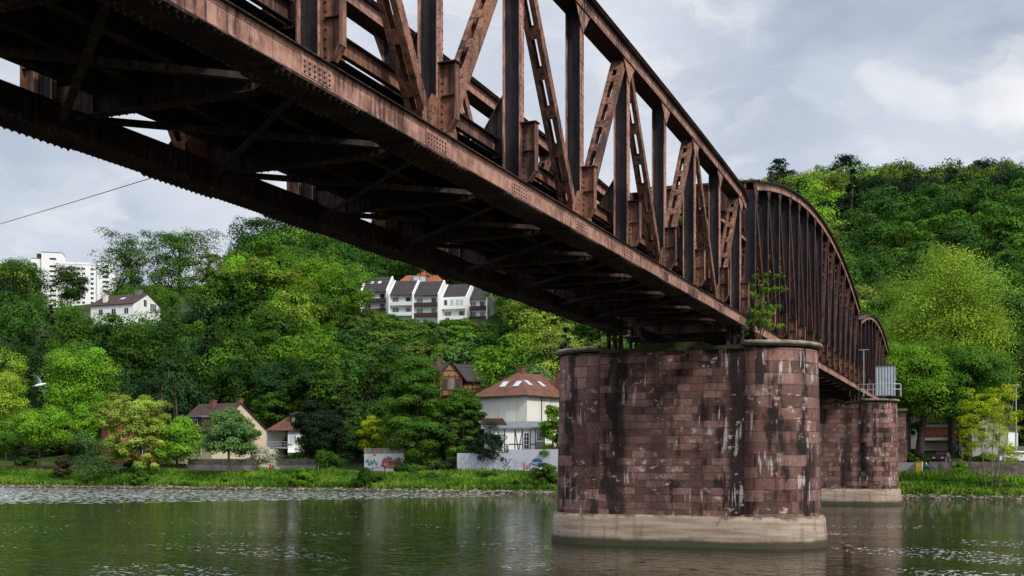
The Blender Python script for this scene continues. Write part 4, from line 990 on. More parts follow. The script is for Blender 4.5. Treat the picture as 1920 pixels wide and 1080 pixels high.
terrace('terraced house with brown balconies and two roof windows', 680, 727, 522, 543, 602, 330, 'brown', 2)
terrace('terraced house with white balconies and an outside stair', 732, 776, 529, 549, 604, 321, 'white')
terrace('terraced house with brown balconies under the orange roofed house', 777, 824, 530, 550, 606, 320, 'brown')
terrace('terraced house with a row of blue reflecting upper windows', 830, 876, 536, 556, 604, 321, 'glazed')
terrace('last terraced house, partly behind trees below the bridge chord', 877, 915, 537, 557, 604, 322, 'brown')
# --- orange roofed house behind
r = bld('orange_roofed_house', 'house with steep orange hipped roof behind the terraced houses', 790, 560, 352, -5)
m = MB(); m.box(-7.2, 7.2, 0, 12, -5, 4.6); m.build('wall', ['cream_render'], r)
m = MB(); m.add([(-7.8, -.6, 4.5), (7.8, -.6, 4.5), (7.8, 12.6, 4.5), (-7.8, 12.6, 4.5), (-4.8, 3, 7.6), (4.8, 3, 7.6), (4.8, 9, 7.6), (-4.8, 9, 7.6)], [(3, 2, 1, 0), (0, 1, 5, 4), (1, 2, 6, 5), (2, 3, 7, 6), (3, 0, 4, 7), (4, 5, 6, 7)])
m.add([(-2.6, 2.2, 6.8), (3.4, 2.2, 6.8), (3.4, 9, 6.8), (-2.6, 9, 6.8), (.2, 4.6, 9.6), (.9, 7, 9.6)], [(0, 1, 4), (1, 2, 5, 4), (2, 3, 5), (3, 0, 4, 5)]); rf = m.build('roof', ['tiles_orange'], r)
m = MB(); m.prism([(-4.2, 4.7), (2.6, 4.7), (1.2, 7.0), (-2.8, 7.0)], 'y', -.4, 2.4); dm = m.build('dormer', ['slate_felt'], rf)
window(r, -2.3, 5.1, 1.6, 1.6, -.4, pane='pane_sky', rows=2); window(r, -.3, 5.1, 1.6, 1.6, -.4, pane='pane_sky', rows=2)
# --- half timbered villa
r = bld('half_timbered_villa', 'dark roofed half timbered villa with ochre gable above the gardens', 850, 770, 240, 8)
gable_walls(r, -4.5, 6.2, 2.2, 13, 6.6, 10.2, 'x', 'fill_ochre'); rf = gable_roof(r, -4.5, 6.2, 2.2, 13, 6.6, 10.2, 'x', 'tiles_dark', .7)
chimney(rf, -2.2, 7, 9.6, 11.6, .45)
m = MB(); m.prism([(-3.0, -4), (1.9, -4), (1.9, 6.9), (-.55, 10.0), (-3.0, 6.9)], 'y', 0, 6); m.build('gable_bay', ['fill_ochre'], r)
m = MB(); m.prism([(-3.9, 6.0), (-.55, 10.25), (2.8, 6.0), (2.8, 6.25), (-.55, 10.55), (-3.9, 6.25)], 'y', -.6, 7.5); m.build('bay_roof', ['tiles_dark'], rf)
m = MB()
for x in (-3.0, -2.4, -1.0, .3, 1.3, 1.75): m.box(x, x+.2, -.06, -.004, 1.2, 7.6 if -2.5 < x < 1.4 else 6.9)
for z in (1.2, 2.6, 4.2, 7.0): m.box(-3.0, 1.95, -.075, -.006, z, z+.22)
m.box(-1.9, .8, -.075, -.006, 8.3, 8.5)
for a, b in (((-2.8, 1.4), (-1.2, 2.6)), ((1.7, 1.4), (.4, 2.6)), ((-2.9, 5.6), (-2.4, 7)), ((1.8, 5.6), (1.3, 7))): m.bar((a[0], -.03, a[1]), (b[0], -.03, b[1]), (0, 1, 0), -.035, .022, -.1, .1)
for x in (2.3, 3.3, 4.3, 5.3, 5.9): m.box(x, x+.2, 2.14, 2.196, 1.0, 6.2)
for z in (2.8, 4.6, 5.9): m.box(2.0, 6.2, 2.12, 2.194, z, z+.22)
m.build('timber_frame', ['timber_red'], r)
window(r, -2.3, 4.45, 1.1, 2.3, 0, frame='timber_red', rows=2); window(r, -1.0, 4.45, 1.2, 2.3, 0, frame='fill_ochre', rows=2, pane='pane_grey'); window(r, .4, 4.45, 1.1, 2.3, 0, frame='timber_red', rows=2)
m = MB(); m.box(-2.6, 1.7, -1.2, -.08, 3.0, 3.2); [m.box(-2.6+.3*k, -2.55+.3*k, -1.2, -1.15, 3.2, 4.1) for k in range(15)]; m.box(-2.6, 1.75, -1.22, -1.14, 4.1, 4.2); m.build('balcony', ['timber_dark'], r)
window(r, 3.6, 1.4, .7, 1.2, 2.2); window(r, 4.7, 1.4, .7, 1.2, 2.2)
gable_walls(r, 6.2, 10.4, 4, 12, 5.6, 7.8, 'x', 'fill_ochre'); gable_roof(r, 6.2, 10.4, 4, 12, 5.6, 7.8, 'x', 'tiles_dark', .6).name = 'annex_roof'
gable_walls(r, -9.5, -4.5, 3, 12, 6.2, 8.8, 'x', 'fill_ochre'); rf2 = gable_roof(r, -9.5, -4.5, 3, 12, 6.2, 8.8, 'x', 'tiles_dark', .6); rf2.name = 'annex_roof'
skylight(rf2, [(-6.4, 4.6, 7.5), (-5.4, 4.6, 7.5), (-5.4, 5.6, 8.1), (-6.4, 5.6, 8.1)])
gable_walls(r, -13.2, -10.8, 1, 6, 7.4, 9.0, 'y', 'fill_ochre'); gable_roof(r, -13.2, -10.8, 1, 6, 7.4, 9.0, 'y', 'tiles_brown', .3).name = 'turret_roof'
m = MB(); [m.box(x, x+.16, .95, .996, 3, 7.6) for x in (-13.2, -12.1, -10.96)]; m.box(-13.2, -10.8, .94, .995, 6.6, 6.8); m.build('timber_frame', ['timber_red'], r)
# --- white hip roofed house
r = bld('hip_roofed_house', 'big white house with orange brown hipped roof next to the stone pier', 988, 866, 190, -35); W_, L_, he, hr = 10.7, 17, 11.0, 15.4
m = MB(); m.box(-W_, 0, 0, L_, -1, he); m.build('wall', ['old_plaster'], r)
o_ = .6; m = MB(); m.add([(-W_-o_, -o_, he-.1), (o_, -o_, he-.1), (o_, L_+o_, he-.1), (-W_-o_, L_+o_, he-.1), (-W_-o_, -o_, he+.1), (o_, -o_, he+.1), (o_, L_+o_, he+.1), (-W_-o_, L_+o_, he+.1), (-W_/2, 5.0, hr), (-W_/2, L_-5, hr)],
    [(3, 2, 1, 0), (0, 1, 5, 4), (1, 2, 6, 5), (2, 3, 7, 6), (3, 0, 4, 7), (4, 5, 8), (5, 6, 9, 8), (6, 7, 9), (7, 4, 8, 9)]); rf = m.build('roof', ['tiles_mixed'], r)
def onf(x, t): return (x, -o_+t*5.6, he+.12+t*4.3)
for x in (-6.7, -3.9): skylight(rf, [onf(x, .36), onf(x+1.1, .36), onf(x+1.1, .58), onf(x, .58)])
def onr(y, t): return (o_-t*(W_/2+o_), y, he+.12+t*4.3)
for y in (3.4, 7.4): skylight(rf, [onr(y, .42), onr(y+1.0, .42), onr(y+1.0, .62), onr(y, .62)])
chimney(rf, -W_/2, 6, hr-.6, hr+.9, .5); chimney(rf, -1.6, 12, he+1.5, he+4.6, .5)
m = MB(); m.box(-4.3, -2.5, -.03, -.002, 5.7, 8.6); m.build('blind_window', ['white_render'], r)
m = MB(); m.tube([(-W_+.5, -.1, -1), (-W_+.5, -.1, he-.1)], .07, 6); m.tube([(.1, 4.2, -1), (.1, 4.2, he-.1)], .07, 6); m.box(-W_-o_-.08, o_+.08, -o_-.16, -o_-.02, he-.12, he+.02); m.box(o_+.02, o_+.16, -o_, L_, he-.12, he+.02); m.build('gutter', ['metal_dark'], r)
window(r, 5.8, 6.0, .7, 3.0, 0, 'r', frame='old_plaster', pane='pane_grey', bars=0); m = MB(); m.box(-2.2, -1.0, -.5, -.002, 4.2, 6.3); m.build('box_bay', ['grey_concrete'], r)
# --- annex
r = bld('timbered_annex', 'low half timbered white annex with grey lean-to roof behind the long graffiti wall', 966, 868, 181, 0)
m = MB(); m.box(-4.9, 4.7, 0, 5, -1.5, 5.5); m.build('wall', ['white_render'], r)
m = MB(); m.prism([(-.5, 5.35), (5.2, 6.55), (5.2, 6.75), (-.5, 5.6)], 'x', -5.4, 5.1); rf = m.build('roof', ['slate_felt'], r)
m = MB(); m.prism([(-5.4, 5.9), (-1.2, 5.9), (-2.0, 7.1), (-5.4, 7.1)], 'y', 1.5, 5.1); m.build('roof_upstand', ['tiles_brown'], rf)
m = MB()
for x in (-1.75, -.1, 1.1, 2.3, 3.15, 4.5): m.box(x, x+.13, -.05, -.003, .6, 5.3)
m.box(-1.7, 1.1, -.06, -.004, 2.9, 3.03); m.box(2.4, 3.2, -.06, -.004, 2.9, 3.03)
for a, b in (((.0, 5.2), (.7, .8)), ((1.15, 5.2), (.35, .8))): m.bar((a[0], -.03, a[1]), (b[0], -.03, b[1]), (0, 1, 0), -.03, .025, -.06, .06)
m.build('timber_frame', ['timber_dark'], r)
window(r, 1.35, 1.6, .85, 3.2, 0, bars=1, rows=5); window(r, 3.4, 3.5, 1.0, 1.5, 0, bars=3, rows=3); m = MB(); m.box(3.3, 4.5, -.03, -.002, .4, 3.3); m.build('panel', ['grey_concrete'], r); window(r, -1.5, 1.0, .5, 2.0, 0)
# --- gabled house with cream wall
r = bld('gabled_house', 'brown roofed house with cream gable wall behind the round grey green tree', 397, 869, 208, -50)
gable_walls(r, -11.4, 0, 0, 13.4, 6.0, 11.1, 'x', 'cream_render'); rf = gable_roof(r, -11.4, 0, 0, 13.4, 6.0, 11.1, 'x', 'tiles_brown', .5)
chimney(rf, -6.5, 5.8, 9.6, 11.8, .5); chimney(rf, -.7, 7.2, 10.2, 12.0, .45)
m = MB(); m.box(-9.5, -3.5, .6, 4.5, 6.6, 8.5); dm = m.build('dormer', ['tiles_brown'], rf); m = MB(); m.box(-9.8, -3.2, .2, 4.6, 8.501, 8.8); m.build('dormer_roof', ['slate_felt'], dm)
window(r, -8.8, 7.0, 1.4, 1.2, .6); window(r, -6.0, 7.0, 1.4, 1.2, .6); window(r, -9, 1.5, 1.6, 1.6); window(r, -4.5, 1.5, 1.6, 1.6)
window(r, 5, 3.4, 1.6, 1.5, 0, 'r'); window(r, 9, .8, 1.6, 1.5, 0, 'r')
# --- house with balcony
r = bld('balcony_house', 'low hipped house with railed balcony and white awning next to the dark yew', 560, 868, 206, 0)
m = MB(); m.box(-1.9, 6.6, 0, 9, -1.5, 6.0); m.box(-5.6, -1.9, 4, 9, -1.5, 6.0); m.build('wall', ['old_plaster'], r)
m = MB(); m.add([(-5.9, -.7, 5.8), (7.2, -.7, 5.8), (7.2, 9.7, 5.8), (-5.9, 9.7, 5.8), (-.5, 4.4, 9.3), (2.6, 4.4, 9.9)], [(3, 2, 1, 0), (0, 1, 5, 4), (1, 2, 5), (2, 3, 4, 5), (3, 0, 4)]); rf = m.build('roof', ['tiles_red'], r)
m = MB(); m.box(-1.2, 3.5, .6, 4, 7.2, 8.6); dm = m.build('dormer', ['slate_felt'], rf); m = MB(); m.box(-1.6, 3.9, .2, 4.1, 8.601, 8.95); m.build('dormer_roof', ['metal_dark'], dm)
window(r, -.8, 7.4, .9, 1.1, .6); window(r, -1.7, 3.4, 1.3, 2.3, 0, pane='pane_sky', rows=1)
m = MB(); m.box(-5.7, -1.95, -.3, 4, 2.6, 2.85); m.build('balcony', ['grey_concrete'], r); m = MB()
for k in range(8): m.tube([(-5.6+.52*k, -.25, 2.85), (-5.6+.52*k, -.25, 3.8)], .025, 5)
m.tube([(-5.65, -.25, 3.8), (-1.95, -.25, 3.8)], .03, 5); m.tube([(-5.65, -.25, 3.3), (-1.95, -.25, 3.3)], .02, 5); m.tube([(-5.6, -.1, -1), (-5.6, -.1, 5.8)], .1, 6); m.build('railing', ['galvanised'], r)
m = MB(); m.prism([(-1.3, 1.9), (-1.3, 1.85), (0, 2.5), (0, 2.56)], 'x', -1.9, .9); m.build('awning', ['awning_white'], r)
# --- orange brick house
r = bld('brick_house', 'orange brick house with grey roof behind the thin yellow green tree', 248, 866, 212, 10)
gable_walls(r, -4.2, 4.6, 0, 9, 6.6, 10.8, 'y', 'brick_orange'); rf = gable_roof(r, -4.2, 4.6, 0, 9, 6.6, 10.8, 'y', 'tiles_brown', .4)
for x, z in ((-2.9, 1.2), (1.2, 1.2), (.6, 6.2), (-2.6, 4.2), (1.4, 4.2)): window(r, x, z, 1.3, 1.4)
chimney(rf, -1.4, 4, 9, 11.6, .4)
# --- buildings behind the right bank
r = bld('white_cottage', 'white building with red brick band behind the leaning trunk', 1748, 868, 179, -6)
m = MB(); m.box(-4.1, 4.2, 0, 8, -1.5, 6.2); m.build('wall', ['old_plaster'], r)
m = MB(); m.box(-1.5, 4.2, -.05, -.002, 4.0, 5.6); m.build('brick_band', ['brick_orange'], r); m = MB(); m.box(-2.1, 4.2, -2.2, -.06, 3.2, 3.5); m.box(-2.0, -1.8, -2.1, -1.9, -1.5, 3.2); m.box(3.9, 4.1, -2.1, -1.9, -1.5, 3.2); m.build('carport', ['metal_dark'], r)
window(r, -2.3, 4.1, .9, 1.4, 0); m = MB(); m.prism([(-.4, 6.1), (4, 7.6), (8.4, 6.1), (8.4, 6.3), (4, 7.8), (-.4, 6.3)], 'x', -4.5, 4.6); m.build('roof', ['tiles_brown'], r)
r = bld('white_house', 'white house with tall barred window behind the yellow young tree', 1852, 868, 168, -12)
gable_walls(r, -2.2, 2.8, 0, 7, 5.0, 7.4, 'y', 'white_render'); gable_roof(r, -2.2, 2.8, 0, 7, 5.0, 7.4, 'y', 'tiles_brown', .3)
window(r, -1.1, 3.3, .8, 1.9, 0, rows=3); window(r, 1.0, 3.2, .8, 1.2, 0); m = MB(); m.box(-3.9, -2.22, 1, 6, -1.5, 2.4); m.build('shed', ['white_render'], r)
# ---------------------------------------------------------------- walls and fences
def wall_line(name, label, px0, px1, Ya, Yb, z0, z1, mat, th=.25, cat='wall', cap=None, step=None):
    a, b = P(px0, HZ, dY(px0, Ya)), P(px1, HZ, dY(px1, Yb)); root = empty(name, ((a.x+b.x)/2, (a.y+b.y)/2, z0), math.atan2(b.y-a.y, b.x-a.x)); tag(root, label, cat); L = (b-a).xy.length/2; h = z1-z0
    m = MB(); m.box(-L, L, 0, th, -.6, h)
    if step: m.box(-L+2*L*step[0], L, -.002, th+.002, h+.001, h+step[1])
    m.build('masonry', [mat], root)
    if cap: m = MB(); m.box(-L-.05, L+.05, -.06, th+.06, h+.001, h+cap); m.build('coping', ['cap_stone'], root)
    return root, L, h
def ribbon(m, pts, w, y, mi):
    for (a, b) in zip(pts[:-1], pts[1:]):
        d = Vector((b[0]-a[0], 0, b[1]-a[1])); L = d.length
        if L < 1e-4: continue
        n = Vector((-d.z, 0, d.x))/L*w/2; d = d/L*w*.3; A, B = Vector((a[0], y, a[1]))-d, Vector((b[0], y, b[1]))+d; m.add([A-n, B-n, B+n, A+n], [(0, 1, 2, 3)], mi)
for nm, c in (('spray_black', (.03, .03, .04)), ('spray_blue', (.03, .14, .42)), ('spray_pink', (.62, .10, .16)), ('spray_coral', (.72, .25, .17)), ('spray_teal', (.08, .42, .42)), ('spray_violet', (.16, .12, .22)), ('spray_grey', (.22, .24, .28)), ('spray_pale', (.55, .62, .66)), ('spray_red', (.5, .04, .03))): plain(nm, c, .7, 0, .08)
SP = ['spray_black', 'spray_blue', 'spray_pink', 'spray_coral', 'spray_teal', 'spray_violet', 'spray_grey', 'spray_pale', 'spray_red']
def build_each(m, root):
    # one part per colour of paint
    for k in sorted(set(m.m)):
        q = MB(); q.v = m.v; q.f = [f for f, i in zip(m.f, m.m) if i == k]; used = sorted({i for f in q.f for i in f}); ix = {u: n for n, u in enumerate(used)}
        q.v = [m.v[u] for u in used]; q.f = [tuple(ix[i] for i in f) for f in q.f]; q.m = [0]*len(q.f); q.build('graffiti', [SP[k]], root)
def scribble(m, cx, cz, w, h, n, lw, mi, rr, y=-.012):
    pts = [(cx-w/2, cz)]
    for i in range(n): pts.append((cx-w/2+w*(i+1)/n+rr.uniform(-.25, .25)*w/n*2, cz+h*.5*math.sin(i*2.4+rr.uniform(0, 2))))
    sm = []
    for i in range(len(pts)-1):
        p0, p1, p2, p3 = pts[max(0, i-1)], pts[i], pts[i+1], pts[min(len(pts)-1, i+2)]
        for k in range(5):
            t = k/5; sm.append(tuple(.5*((2*p1[j])+(-p0[j]+p2[j])*t+(2*p0[j]-5*p1[j]+4*p2[j]-p3[j])*t*t+(-p0[j]+3*p1[j]-3*p2[j]+p3[j])*t**3) for j in (0, 1)))
    ribbon(m, sm, lw, y, mi)
r, L, h = wall_line('graffiti_wall', 'long grey painted block wall with black tags and a blue shape beside the pier', 857, 1046, 165.2, 165.0, 2.6, 5.75, 'painted_blocks', .35, step=(.52, .55))
rr = random.Random(3); m = MB(); ux = lambda px: -L+2*L*(px-857)/(1046-857)
scribble(m, ux(950), 1.9, 1.8, 1.4, 7, .11, 0, rr); scribble(m, ux(951), 1.0, 1.5, .8, 7, .09, 0, rr, -.014); scribble(m, ux(975), 1.6, 2.4, 1.1, 9, .05, 6, rr)
scribble(m, ux(905), 1.3, 6.0, 1.6, 26, .05, 6, rr); scribble(m, ux(925), 1.0, 3.0, .9, 14, .06, 7, rr, -.014); scribble(m, ux(880), 1.2, 3.2, 1.2, 15, .05, 6, rr, -.016)
m.add([(ux(1008)+.9*math.cos(a), -.012, 1.75+.55*math.sin(a)) for a in [math.pi*k/9 for k in range(10)]], [tuple(range(10))], 1); ribbon(m, [(ux(1008)-1.0, 1.5), (ux(1008), 1.2), (ux(1008)+1.1, 1.6)], .22, -.013, 1)
ribbon(m, [(ux(984), 1.6), (ux(984), .3)], .12, -.012, 0); ribbon(m, [(ux(995), 1.6), (ux(995), .3)], .12, -.012, 0); scribble(m, ux(989), .9, .9, .9, 7, .13, 2, rr); scribble(m, ux(1026), 1.0, 1.6, 1.2, 8, .06, 7, rr); build_each(m, r)
r, L, h = wall_line('graffiti_wall', 'short white garden wall with teal and coral graffiti and mossy coping', 683, 757, 165.6, 165.4, 2.6, 5.75, 'painted_white', .35, cap=.85)
m = MB(); ux = lambda px: -L+2*L*(px-683)/(757-683); scribble(m, ux(697), 1.7, 2.2, .9, 9, .2, 4, rr); scribble(m, ux(697), 1.6, 2.0, .7, 8, .07, 0, rr, -.016); scribble(m, ux(698), .7, 2.6, .3, 8, .1, 4, rr, -.014)
for k in range(4): scribble(m, ux(732), 1.0+.35*k, 3.4-.3*k, .8, 11, .26, 3 if k % 2 else 2, rr, -.012-.001*k)
scribble(m, ux(735), 1.4, 2.6, .9, 12, .07, 5, rr, -.018); m.box(ux(744), ux(751), -.013, -.008, 1.3, 2.5, 5); m.box(ux(700), ux(705), -.013, -.008, 2.75, 3.0, 8); m.box(ux(698), ux(699), -.03, -.008, .0, 1.0, 0); m.box(ux(721), ux(722), -.03, -.008, .0, 1.0, 0)
build_each(m, r)
r = bld('garden_shed', 'flat roofed brown shed on top of the short graffiti wall', 742, 866, 190.5, 0, 'shed'); m = MB(); m.box(-1.5, 1.5, 0, 3, -1, 3.0); m.build('wall', ['balcony_brown'], r); m = MB(); m.box(-1.8, 1.8, -.3, 3.2, 3.001, 3.25); m.build('roof', ['slate_felt'], r)
def board_fence(label, px0, px1, Y, z0, z1, z2):
    r, L, h = wall_line('board_fence', label, px0, px1, Y, Y, z0, z1, 'grey_concrete', .22, 'fence'); m = MB(); n = int(2*L/.17); rr = random.Random(9)
    for i in range(n): x = -L+.17*i; m.box(x, x+.155, .05+rr.uniform(0, .012), .085, z1-z0+.02, z2-z0+rr.uniform(-.05, .05))
    m.box(-L, L, .09, .15, z2-z0-.5, z2-z0-.4); m.build('boards', ['fence_wood'], r)
    for i in range(int(2*L/2.6)+1): m = MB(); x = -L+2.6*i; m.box(x-.06, x+.06, .16, .28, z1-z0-.2, z2-z0+.05); m.build('fence_post', ['fence_wood'], r)
board_fence('grey weathered board fence on a dark concrete base behind the walker', 352, 592, 165.4, 2.6, 3.75, 4.85)
board_fence('narrow weathered board fence under the orange brick house', 206, 350, 166.2, 2.6, 3.3, 4.0)
board_fence('short board fence seen between the two graffiti walls', 758, 856, 167.2, 2.6, 3.0, 4.6)
wall_line('brick_wall', 'low brown brick wall along the path at the edge of the photo', -40, 116, 164.6, 165.6, 2.5, 3.55, 'chimney_brick', .25)
wall_line('stone_wall', 'rough stone retaining wall below the parked cars', 1742, 2000, 161.9, 161.0, 2.5, 4.45, 'rubble_stone', .5)
wall_line('concrete_wall', 'plain grey wall section between the abutment and the yellow pillar', 1676, 1724, 162.2, 162.0, 2.5, 4.35, 'grey_concrete', .4)
wall_line('retaining_wall', 'tall grey retaining wall behind the parked cars', 1872, 2010, 176, 174, 4.0, 6.6, 'grey_concrete', .4)
# ================================================================ SMALL THINGS
plain('paint_white', (.75, .76, .77), .25, .0, .03, spec=.6); plain('paint_silver', (.34, .38, .42), .25, .3, .05); plain('paint_maroon', (.035, .012, .014), .3, 0, .1); plain('rubber', (.02, .02, .02), .9); plain('yellow_paint', (.45, .30, .03), .7)
plain('skin', (.50, .30, .22), .6, 0, .05); plain('red_cloth', (.48, .02, .03), .85, 0, .15, 4); plain('dark_cloth', (.02, .022, .03), .9); plain('blue_cloth', (.02, .06, .20), .8, 0, .2, 4); plain('hair', (.30, .24, .17), .9); plain('feather_white', (.78, .78, .78), .8, 0, .05); plain('feather_grey', (.38, .41, .45), .8); plain('feather_brown', (.16, .10, .06), .85, 0, .4, 14); plain('beak', (.45, .25, .05), .5); plain('lamp_glass', (.6, .62, .64), .3)
glass('car_glass', (.03, .035, .04), .06)
# railing and cabinet on the second pier
ZP = 11.2
r = empty('steel_cabinet', (-9.35, 125.2, ZP+.1), 0); tag(r, 'pale grey corrugated steel cabinet on top of the farther stone pier', 'cabinet')
m = MB(); w_, d_, h_ = .95, .8, 3.15; n = 14; pts = []
for i in range(n): x = -w_+2*w_*i/(n-1); pts.append((x, -d_-(.05 if i % 2 else 0)))
m.prism(pts+[(w_, d_), (-w_, d_)], 'z', .05, h_); m.build('body', ['galvanised'], r); m = MB(); m.box(-w_-.06, w_+.06, -d_-.12, d_+.06, h_+.001, h_+.08); m.build('lid', ['metal_dark'], r)
m = MB(); m.tube([(w_+.02, -.3, 1.7), (w_+.14, -.3, 1.7), (w_+.14, -.3, 1.9)], .05, 6); m.build('handle', ['galvanised'], r)
r = empty('railing', (-10.5, 123.4, ZP+.1), 0); tag(r, 'light grey tube railing around the top of the farther stone pier', 'railing'); m = MB()
RP = [(-2.2, -.3), (-.4, -.6), (.15, -.6), (2.05, -.4), (2.75, .1), (2.75, 1.4)]
for z in (.6, 1.15): m.tube([(x, y, z) for x, y in RP], .035, 6)
m.build('rail', ['galvanised'], r)
for x, y in RP: m = MB(); m.box(x-.04, x+.04, y-.04, y+.04, -.05, 1.17); m.build('rail_post', ['galvanised'], r)
r = empty('signal_mast', (-11.3, 122.9, ZP), 0); tag(r, 'slender grey mast with short cross arm before the low arch', 'mast'); m = MB(); m.tube([(0, 0, 0), (0, 0, 4.8)], .05, 6); m.build('pole', ['galvanised'], r); m = MB(); m.tube([(-.5, 0, 4.8), (.5, 0, 4.8)], .04, 6); m.build('cross_arm', ['galvanised'], r)
# sapling and weeds on the near pier
def sapling(name, label, loc, H, W, ncl, per, leaf, colr, cat):
    rng = np.random.default_rng(int(abs(loc[0])*100)); r = empty(name, loc); tag(r, label, cat); V, T, cen = crown_data(rng, W, H*.42, ncl, per, leaf, 'loose', .2); V[:, 2] += H*.56
    c = bpy.data.objects.new('crown', leaf_mesh('crown', V, T)); col.objects.link(c); c.parent = r; c.color = (*GREENS[colr], 1); m = MB()
    for i in range(5): a = i*1.3; m.tube([(0, 0, -.2), (.12*H*math.cos(a), .12*H*math.sin(a), H*.4), (.2*H*math.cos(a), .2*H*math.sin(a), H*(.6+.08*i))], [.035, .025, .008], 5)
    for q in cen[::2]: z = H*.35; m.tube([(0, 0, z*.6), ((q[0])*.5, q[1]*.5, (q[2]+H*.56)*.8), (q[0], q[1], q[2]+H*.56)], [.02, .012, .005], 4)
    m.build('stem', ['bark'], r)
sapling('sapling', 'young green sapling growing out of the top of the big stone pier', (-11.4, 63.6, 11.0), 3.9, 1.3, 36, 40, .16, 'fresh', 'sapling')
sapling('weed', 'low green weed at the end of the chord by the sapling', (-12.1, 62.0, 11.3), 1.2, .5, 12, 22, .12, 'mid', 'weed')
sapling('weed', 'green weed on the mossy ledge between the bearings', (-19.0, 61.3, 11.0), .75, .45, 14, 22, .1, 'lime', 'weed')
# loose bearing plates at the chord end
# overhead cable
m = MB(); a, b = P(-260, 491, 160), Vector((XF-.02, 35.2, 0)); kk = pxof(b.x, b.y); dd = b.y/(C_+kfac(kk)*S_); b.z = HC+(HZ-(413-.3*kk))/FPX*dd; pts = []
for i in range(25): t = i/24; q = a.lerp(b, t); q.z -= 1.0*4*t*(1-t)*.3; pts.append(q)
m.tube(pts, .022, 5); tag(m.build('overhead_cable', ['rubber']), 'thin dark cable running from the bridge across the open sky', 'cable')
# street lamps
def lamp(label, px, ytop, Y, mat, arm=.8, group=None):
    d = dY(px, Y); p = P(px, ytop, d); zg = tz(p.x, p.y); r = empty('street_lamp', (p.x, p.y, zg)); tag(r, label, 'street lamp', group); H = p.z-zg
    m = MB(); m.tube([(0, 0, -.5), (0, 0, H*.6), (0, 0, H-.1)], [.13, .10, .07], 8); m.build('pole', [mat], r); m = MB(); m.prism([(-.3, H-.1), (arm, H-.02), (arm, H+.12), (-.3, H+.1)], 'y', -.16, .16); h = m.build('lamp_head', [mat], r)
    m = MB(); m.box(-.1, arm-.1, -.12, .12, H-.16, H-.08); m.build('lamp_glass', ['lamp_glass'], h)
lamp('teal street lamp standing behind the orange brick house', 222, 717, 204, 'teal_paint', group='teal street lamps behind the gardens'); lamp('teal street lamp rising before the wood beside two thin spruces', 347, 714, 204, 'teal_paint', group='teal street lamps behind the gardens'); lamp('teal street lamp above the chimney of the gabled house', 449, 718, 204, 'teal_paint', group='teal street lamps behind the gardens')
lamp('tall pale street lamp beside the young tree and parked cars', 1905, 722, 172, 'galvanised', .5)
def pole(name, label, px, yt, Y, r0, mat, cat): d = dY(px, Y); p = P(px, yt, d); zg = tz(p.x, p.y); m = MB(); m.tube([(0, 0, -.3), (0, 0, p.z-zg-.03), (0, 0, p.z-zg)], [r0, r0, r0*.5], 8); tag(m.build(name, [mat], loc=(p.x, p.y, zg)), label, cat)
pole('marker_post', 'white marker post on the path in front of the cyclist', 1729, 866, 160.4, .09, 'paint_white', 'post'); pole('marker_post', 'small white post in the hedge beside the dark yew', 597, 866, 162.6, .07, 'paint_white', 'post'); pole('flag_pole', 'thin white pole beside the parked silver car', 1885, 834, 166, .05, 'paint_white', 'pole')
d = dY(1722, 161.7); p = P(1722, 890, d); m = MB(); m.box(-.3, .3, -.2, .2, -.3, 1.75); m.box(-.36, .36, -.26, .26, 1.751, 1.85); tag(m.build('pillar', ['yellow_paint'], loc=(p.x, p.y, 2.6)), 'mustard yellow pillar at the end of the grey wall section', 'pillar')
